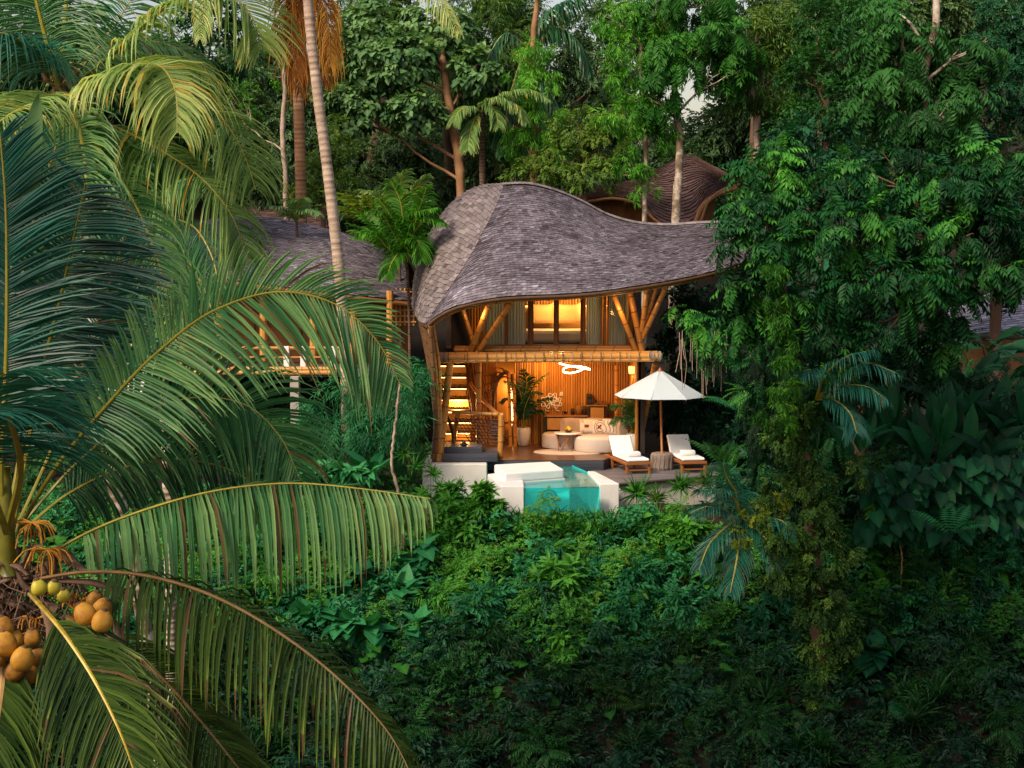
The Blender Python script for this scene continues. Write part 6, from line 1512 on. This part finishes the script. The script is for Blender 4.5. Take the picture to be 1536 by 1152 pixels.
# -- upper left coconut palm
UP = thing('coconut_palm', 'coconut palm behind the nearest one with sunlit pale yellow-green fronds in the upper left', 'palm', down(P(225,1000,-18)))
ptrunk(UP, [down(P(235,1010,-18)), P(225,1000,-18), P(205,870,-18), P(165,690,-18), P(148,560,-18), P(130,350,-18), P(92,130,-18)], .115,.10,'mottled')
Yu = -18
pfrond(UP, [(95,140,Yu),(165,85,Yu-.2),(225,30,Yu-.4),(280,-10,Yu-.6),(335,-12,Yu-.8),(375,20,Yu-.9),(392,75,Yu-1)], 'palm_pale', L=1.15, n=96, w=.042, droop=.5, fwd=.45, lift=.2, v0=.45, start=.2, up=(0,-.35,1))
pfrond(UP, [(100,150,Yu-.3),(150,122,Yu-.7),(205,98,Yu-1.1),(245,103,Yu-1.5),(264,140,Yu-1.8),(266,200,Yu-2)], 'palm_pale', L=1.1, n=96, w=.042, droop=1.0, fwd=.4, lift=.35, v0=.52, start=.12, up=(0,-.3,1))
pfrond(UP, [(110,170,Yu+.2),(190,140,Yu+.2),(270,138,Yu),(330,175,Yu-.2),(366,232,Yu-.4),(384,285,Yu-.5)], 'palm_pale', L=1.0, n=80, w=.032, droop=.75, fwd=.45, lift=.2, v0=.32, start=.25, up=(0,-.3,1))
pfrond(UP, [(100,170,Yu),(175,192,Yu-.3),(245,228,Yu-.6),(310,275,Yu-.8),(350,328,Yu-.9),(372,395,Yu-1)], 'palm_pale', L=.98, n=96, w=.040, droop=.9, fwd=.4, lift=.2, v0=.28, start=.2, up=(0,-.3,1))
pfrond(UP, [(90,130,Yu),(94,80,Yu),(98,20,Yu),(104,-60,Yu),(110,-130,Yu)], 'palm_green', L=1.15, n=76, w=.032, droop=.7, fwd=.35, lift=.1, v0=.45, start=.12, up=(0,-1,.1), r0=.045)
pfrond(UP, [(88,130,Yu-.2),(72,70,Yu-.4),(54,0,Yu-.6),(40,-70,Yu-.7)], 'palm_green', L=1.1, n=70, w=.032, droop=.7, fwd=.4, lift=.1, v0=.42, start=.1, up=(0,-1,.1), r0=.04)
pfrond(UP, [(80,130,Yu),(45,75,Yu-.4),(5,50,Yu-.8),(-40,60,Yu-1)], 'palm_teal', L=1.2, n=64, w=.034, droop=1.0, fwd=.4, lift=.2, v0=.42, start=.1, up=(0,-.2,1))
pfrond(UP, [(85,140,Yu-.3),(50,155,Yu-1),(10,175,Yu-1.6),(-40,215,Yu-2)], 'palm_pale', L=1.0, n=64, w=.032, droop=.7, fwd=.4, lift=.5, v0=.35, start=.08, up=(0,-.2,1))
pfrond(UP, [(95,150,Yu-.5),(120,200,Yu-1.2),(130,280,Yu-1.7),(128,370,Yu-1.9)], 'palm_green', L=.9, n=60, w=.032, droop=.8, fwd=.5, lift=.5, v0=.62, start=.1, up=(0,-1,.4))
pfrond(UP, [(92,140,Yu-.5),(75,210,Yu-1.0),(60,290,Yu-1.4),(40,380,Yu-1.6)], 'palm_green', L=.9, n=60, w=.032, droop=.6, fwd=.5, lift=.4, v0=.5, start=.1, up=(0,-1,.4))
pfrond(UP, [(100,130,Yu+.4),(170,40,Yu+.8),(220,-40,Yu+1)], 'palm_green', L=1.1, n=60, w=.032, droop=.8, fwd=.4, lift=.1, v0=.5, start=.1, up=(0,-.6,.8))
pfrond(UP, [(95,150,Yu),(140,210,Yu-.6),(200,300,Yu-1),(240,400,Yu-1.2),(262,480,Yu-1.2)], 'palm_green', L=.95, n=80, w=.04, droop=.9, fwd=.5, lift=.3, v0=.55, start=.12, up=(0,-1,.6))
pfrond(UP, [(90,150,Yu+.5),(130,90,Yu+1),(190,60,Yu+1.4),(260,70,Yu+1.6),(320,110,Yu+1.7)], 'palm_green', L=1.0, n=80, w=.04, droop=1.0, fwd=.45, lift=.2, v0=.62, start=.12, up=(0,-.5,.9))
pfrond(UP, [(85,145,Yu+.3),(40,230,Yu+.2),(20,320,Yu),(10,420,Yu-.2)], 'palm_green', L=.95, n=70, w=.04, droop=.8, fwd=.5, lift=.3, v0=.6, start=.1, up=(0,-1,.6))
m = MB()
for k in range(26):
    a_ = P(95+RNG.normal(0,9), 128+RNG.normal(0,14), Yu-.1); q = RNG.uniform(-1.5,1.5); b_ = a_+A(sin(q)*.35, RNG.uniform(-.2,.2), cos(q)*.35)
    tube(m, [a_, (a_+b_)/2+RNG.normal(0,.03,3), b_], [.05,.03,.006], 5, RNG.uniform(.2,1), flat=.4)
setparent(m.build('leaf_base', BK['orange'], None, True), UP)
# -- third palm low behind them
TP = thing('coconut_palm', 'smaller palm with drooping dark fronds hanging in front of the left villa', 'palm', down(P(245,560,-10)))
ptrunk(TP, [down(P(250,600,-10)), P(243,560,-10), P(236,480,-10), P(228,400,-10), P(224,345,-10)], .125,.11,'mottled')
Yt = -10
for pix, kw in (([(226,350),(265,372),(300,420),(322,480),(333,540)], dict(v0=.22)),([(226,350),(212,400),(200,470),(196,560)], dict(v0=.55)),([(226,350),(255,330),(290,340),(318,385),(330,440)], dict(v0=.35)),
                ([(222,350),(180,340),(140,370),(115,430)], dict(v0=.4)),([(226,345),(240,300),(275,270),(310,275)], dict(v0=.5)),([(222,345),(200,300),(165,275),(130,290)], dict(v0=.5)),([(224,350),(232,400),(246,470),(250,540)], dict(v0=.65))):
    pfrond(TP, [(a_, b_, Yt-.4*i) for i, (a_, b_) in enumerate(pix)], 'palm_green', L=.9, n=64, w=.034, droop=1.2, fwd=.5, lift=.15, start=.1, up=(0,-.5,1), **kw)
# -- tall leaning palm in front of the left villa
TL = thing('coconut_palm', 'tall leaning palm with rusty dead fronds in front of the left villa roof', 'palm', down(P(520,600,-.5)))
ptrunk(TL, [down(P(522,640,-.5)), P(519,560,-.5), P(508,400,-.5), P(492,260,-.5), P(474,120,-.5), P(462,0,-.5), P(460,-60,-.5)], .165,.125,'pale')
for i, (pix, dr) in enumerate((([(460,-60),(445,-20),(438,50),(447,120)],1.0),([(460,-60),(450,0),(448,80),(450,140)],1.0),([(460,-60),(480,-25),(492,30),(496,100)],1.0),([(460,-60),(474,0),(482,60),(484,125)],1.0),([(460,-60),(436,-30),(428,20),(430,80)],1.0))):
    pfrond(TL, [(a_, b_, -.1+.15*k+.3*(i%2)) for k, (a_, b_) in enumerate(pix)], 'frond_dead', rm='rachis_brown', L=.95, n=56, w=.045, droop=2.2, fwd=.5, lift=0, v0=.35+.08*(i==2)*3, start=.12, up=(0,-.5,1), ragged=.2)
for pix in ([(460,-60),(520,-110),(600,-60),(660,0),(690,50)],[(460,-60),(400,-110),(340,-70),(310,0),(300,60)]):
    pfrond(TL, [(a_, b_, -.5-.3*k) for k, (a_, b_) in enumerate(pix)], 'palm_pale', L=.85, n=70, w=.045, droop=1.4, fwd=.4, lift=.2, v0=.6, start=.12, up=(0,-.4,1))
BP = thing('dead_palm', 'brown limbless palm trunk standing behind the leaning palm', 'trunk', down(P(450,260,9)))
ptrunk(BP, [down(P(452,300,9)), P(450,225,9), P(447,120,9), P(446,-40,9)], .19,.17,'orange')
for k in range(3): pass
# -- palms / fan fronds behind the main roof
def palm_crown(name, label, crown, trunk_to, fr, lm='palm_green', L=1.0, r=.12, bark='brown', n=54, w=.05, **kw):
    c = P(*crown); t = thing(name, label, 'palm', down(c)); 
    ptrunk(t, [down(P(*trunk_to)), P(*trunk_to), c], r, r*.8, bark)
    for i, f_ in enumerate(fr):
        pfrond(t, [crown]+[(a_, b_, crown[2]-.25*(k+1)) for k, (a_, b_) in enumerate(f_)], lm, L=L, n=n, w=w, start=.12, **kw)
    return t
palm_crown('feather_palm','pale-fronded palm catching the light above the centre of the roof', (722,168,10),(724,290,10.5),
           [[(735,150),(755,148),(775,165)],[(730,155),(742,165),(748,190)],[(745,150),(775,158),(790,185)],[(705,160),(690,165),(680,185)],[(760,140),(795,135),(825,150)],[(712,180),(705,200),(702,225)]], 'palm_pale', L=.62, droop=.8, fwd=.6, lift=.2, v0=.22, w=.05)
palm_crown('feather_palm','dark palm whose long thin fronds arch above the roof shoulder', (790,70,13),(792,260,13.5),
           [[(830,40),(865,60),(885,110)],[(760,50),(735,80),(720,140)],[(810,110),(840,170),(850,240)],[(775,110),(760,170),(755,230)],[(820,20),(850,0),(880,-10)],[(795,120),(800,180),(802,240)]], 'palm_green', L=1.1, droop=1.5, fwd=.5, lift=.1, v0=.18, w=.07)
palm_crown('areca_palm','bright young palm clump left of the dome roof', (610,395,2),(612,430,2),
           [[(600,350),(625,320),(655,312)],[(620,350),(640,330),(665,335)],[(590,350),(570,320),(548,318)],[(605,340),(600,300),(585,270)],[(612,350),(630,310),(640,280)],[(580,370),(560,350),(540,350)],[(600,360),(590,330),(570,300)],[(615,370),(625,360),(632,390)],[(600,380),(590,390),(580,415)]], 'bright', L=.62, droop=.7, fwd=.7, lift=.3, v0=.30, w=.06, r=.05, n=40)
palm_crown('areca_palm','yellowing palm clump behind the bright young one', (598,360,5),(600,420,5),
           [[(590,310),(600,275),(612,255)],[(580,320),(560,290),(540,285)],[(600,320),(625,280),(640,262)],[(590,330),(570,310),(560,330)],[(605,330),(620,300),(645,300)]], 'palm_pale', L=.6, droop=.6, fwd=.8, lift=.3, v0=.25, w=.055, r=.05, n=40)
palm_crown('areca_palm','small green palm in front of the far dark roof', (445,335,7),(446,360,7), [[(435,322),(420,312),(405,310)],[(450,320),(465,315),(478,322)],[(445,318),(447,305),(452,298)]], 'palm_green', L=.5, droop=.6, fwd=.7, lift=.3, v0=.7, w=.06, r=.05, n=34)
for q_ in ((585,380,2.8,.95,'bright','bright arching leaves at the foot of the young palm clump left of the dome roof'),(622,398,2.6,.85,'bright','bright arching leaves against the lower left edge of the dome roof'),(560,345,5.0,1.2,'yellow','yellowish arching leaves behind the left villa roof end')):
    clump('areca_clump', q_[5], 'plant', q_[0], q_[1], q_[2], T_pin_f, q_[3], q_[4], 30, 1.0, .36, spread=.35)
# drooping blue-green palm fronds swallowed by vines on the right
def plainfronds(name, label, base, fr, lm, L, v0, **kw):
    t = thing(name, label, 'palm', P(*base))
    for f_ in fr: pfrond(t, [base]+[(a_, b_, base[2]-.3*(k+1)) for k, (a_, b_) in enumerate(f_)], lm, L=L, v0=v0, **kw)
    return t
plainfronds('palm_tuft','blue-green palm fronds sticking out of the top of the vine column', (1225,600,-10), [[(1260,565),(1300,545),(1345,560)],[(1240,560),(1270,535),(1310,525)],[(1262,580),(1300,580),(1330,600)],[(1230,565),(1215,555),(1195,560)],[(1250,600),(1275,620),(1285,650)]], 'palm_teal', .62, .30, droop=.8, fwd=.6, lift=.2, n=46, w=.034, start=.12)
plainfronds('palm_tuft','teal palm fronds fanning down beside a flowering vine below the deck corner', (1112,775,-9), [[(1110,800),(1105,840),(1095,890)],[(1090,790),(1065,815),(1048,855)],[(1130,790),(1150,810),(1165,850)],[(1085,765),(1060,760),(1035,770)],[(1140,775),(1170,780),(1195,800)],[(1100,745),(1080,735),(1050,735)],[(1105,740),(1090,715),(1085,695)]], 'palm_teal', .60, .34, droop=.7, fwd=.8, lift=.2, n=44, w=.032, start=.05)
tree('climbing_vine','yellow-green flowering vine over the teal palm fronds below the deck corner','vine', None, 0, [LB(1140,765,-9.4,34,16),LB(1165,785,-9.4,26,14),LB(1110,800,-9.6,14,18),LB(1165,755,-9.2,20,12)], T_small, .2, 'yellow', None, .8, .42, .5)
tree('climbing_vine','pale creeper running over the top of the vine column towards the palm tuft','vine', None, 0, [LB(1215,570,-10.3,30,12),LB(1250,560,-10.4,28,10),LB(1185,590,-10.2,24,14),LB(1180,625,-10.3,18,22)], T_small, .2, 'bright', None, .8, .40, .5)

for a_ in POTTED: potted(*a_)

# unseen tree added above the frame, crown placed to shade the lower slope
tree('added_shade_tree','unseen added tree with its crown high over the ravine to shade the slope','tree', [A(-17,-24,gz(-17,-24)-.2),A(-16.5,-24,0),A(-15.5,-23.5,6),A(-10,-27.5,11.5)], .6,
     [(A(x_,y_,z_),A(2.8,2.4,1.1)) for x_,y_,z_ in ((-3.5,-20,12),(-1,-20.5,12.3),(2,-20,12.5),(5,-20.5,12.5),(-1.5,-23.5,12),(2,-24,12.8),(5,-24,13),(-3,-27,12.8),(-7,-29,12.5),(-9,-31,12.5),(8,-22,12.6),(-12,-29,11.5),(1,-28,13))], T_broad, .5, 'dark', 'brown', .42, .4, .3)
# ------------------------------------------------------------------ world, sun, camera
w = bpy.data.worlds.new("World"); SC.world = w; w.use_nodes = True
nt = w.node_tree; bg = nt.nodes['Background']
sky = nt.nodes.new('ShaderNodeTexSky'); sky.sky_type = 'NISHITA'; sky.sun_disc = False
SUN_EL, SUN_AZ = radians(41), radians(-138)      # azimuth measured from +Y (away) clockwise to +X
sky.sun_elevation = SUN_EL; sky.sun_rotation = SUN_AZ; sky.air_density = 1.6; sky.dust_density = 3.0; sky.ozone_density = 2.0
mx = nt.nodes.new('ShaderNodeMix'); mx.data_type = 'RGBA'; mx.blend_type = 'MULTIPLY'; mx.inputs[0].default_value = 1
nt.links.new(sky.outputs[0], mx.inputs[6]); mx.inputs[7].default_value = (1.7,1.40,1.32,1); nt.links.new(mx.outputs[2], bg.inputs[0]); bg.inputs[1].default_value = 0.118
sl = bpy.data.lights.new('sun', 'SUN'); sl.energy = 3.9; sl.angle = radians(14); sl.color = (1, .86, .66)
so = bpy.data.objects.new('sun', sl); COL.objects.link(so)
sd = Vector((sin(SUN_AZ)*cos(SUN_EL), cos(SUN_AZ)*cos(SUN_EL), sin(SUN_EL)))
so.rotation_euler = sd.to_track_quat('Z', 'Y').to_euler()
def lamp(name, loc, e, col=(1,.50,.15), r=.08):
    l = bpy.data.lights.new(name, 'POINT'); l.energy = e; l.color = col; l.shadow_soft_size = r
    o = bpy.data.objects.new(name, l); o.location = [float(x) for x in loc]; COL.objects.link(o); return o
lamp('lounge_light', (1.5,1.2,2.2), 112, r=.25)
lamp('lounge_back_light', (0.9,2.4,2.35), 34, r=.1)
lamp('bedroom_light', (1.3,2.2,4.4), 150, r=.2)
lamp('bedroom_side_light', (2.3,2.9,4.1), 50, r=.08)
lamp('alcove_lamp', (ac[0]+.1,3.5,1.6), 24, r=.1)
lamp('stair_lamp', (-1.55,2.0,1.3), 75, r=.15)
lamp('stair_foot_lamp', (-1.3,1.0,.5), 20, r=.1)
lamp('eave_lamp', (-.9,-.75,3.9), 22, r=.1)
lamp('eave_lamp', (2.9,-.75,3.9), 22, r=.1)
lamp('post_lamp', P(944,566,1.3), 5, r=.04)
cam = bpy.data.cameras.new('camera'); co = bpy.data.objects.new('camera', cam); COL.objects.link(co)
co.location = CAM.tolist(); co.rotation_euler = (pi/2-PITCH, 0, 0); cam.sensor_width = 36; cam.lens = F/1536*36
cam.clip_start = .1; cam.clip_end = 2000; SC.camera = co
SC.view_settings.view_transform = 'Standard'; SC.view_settings.look = 'None'; SC.view_settings.exposure = 0
SC.cycles.max_bounces = 7; SC.cycles.diffuse_bounces = 3; SC.cycles.transparent_max_bounces = 8; SC.cycles.sample_clamp_indirect = 4
SC.cycles.caustics_reflective = False; SC.cycles.caustics_refractive = False
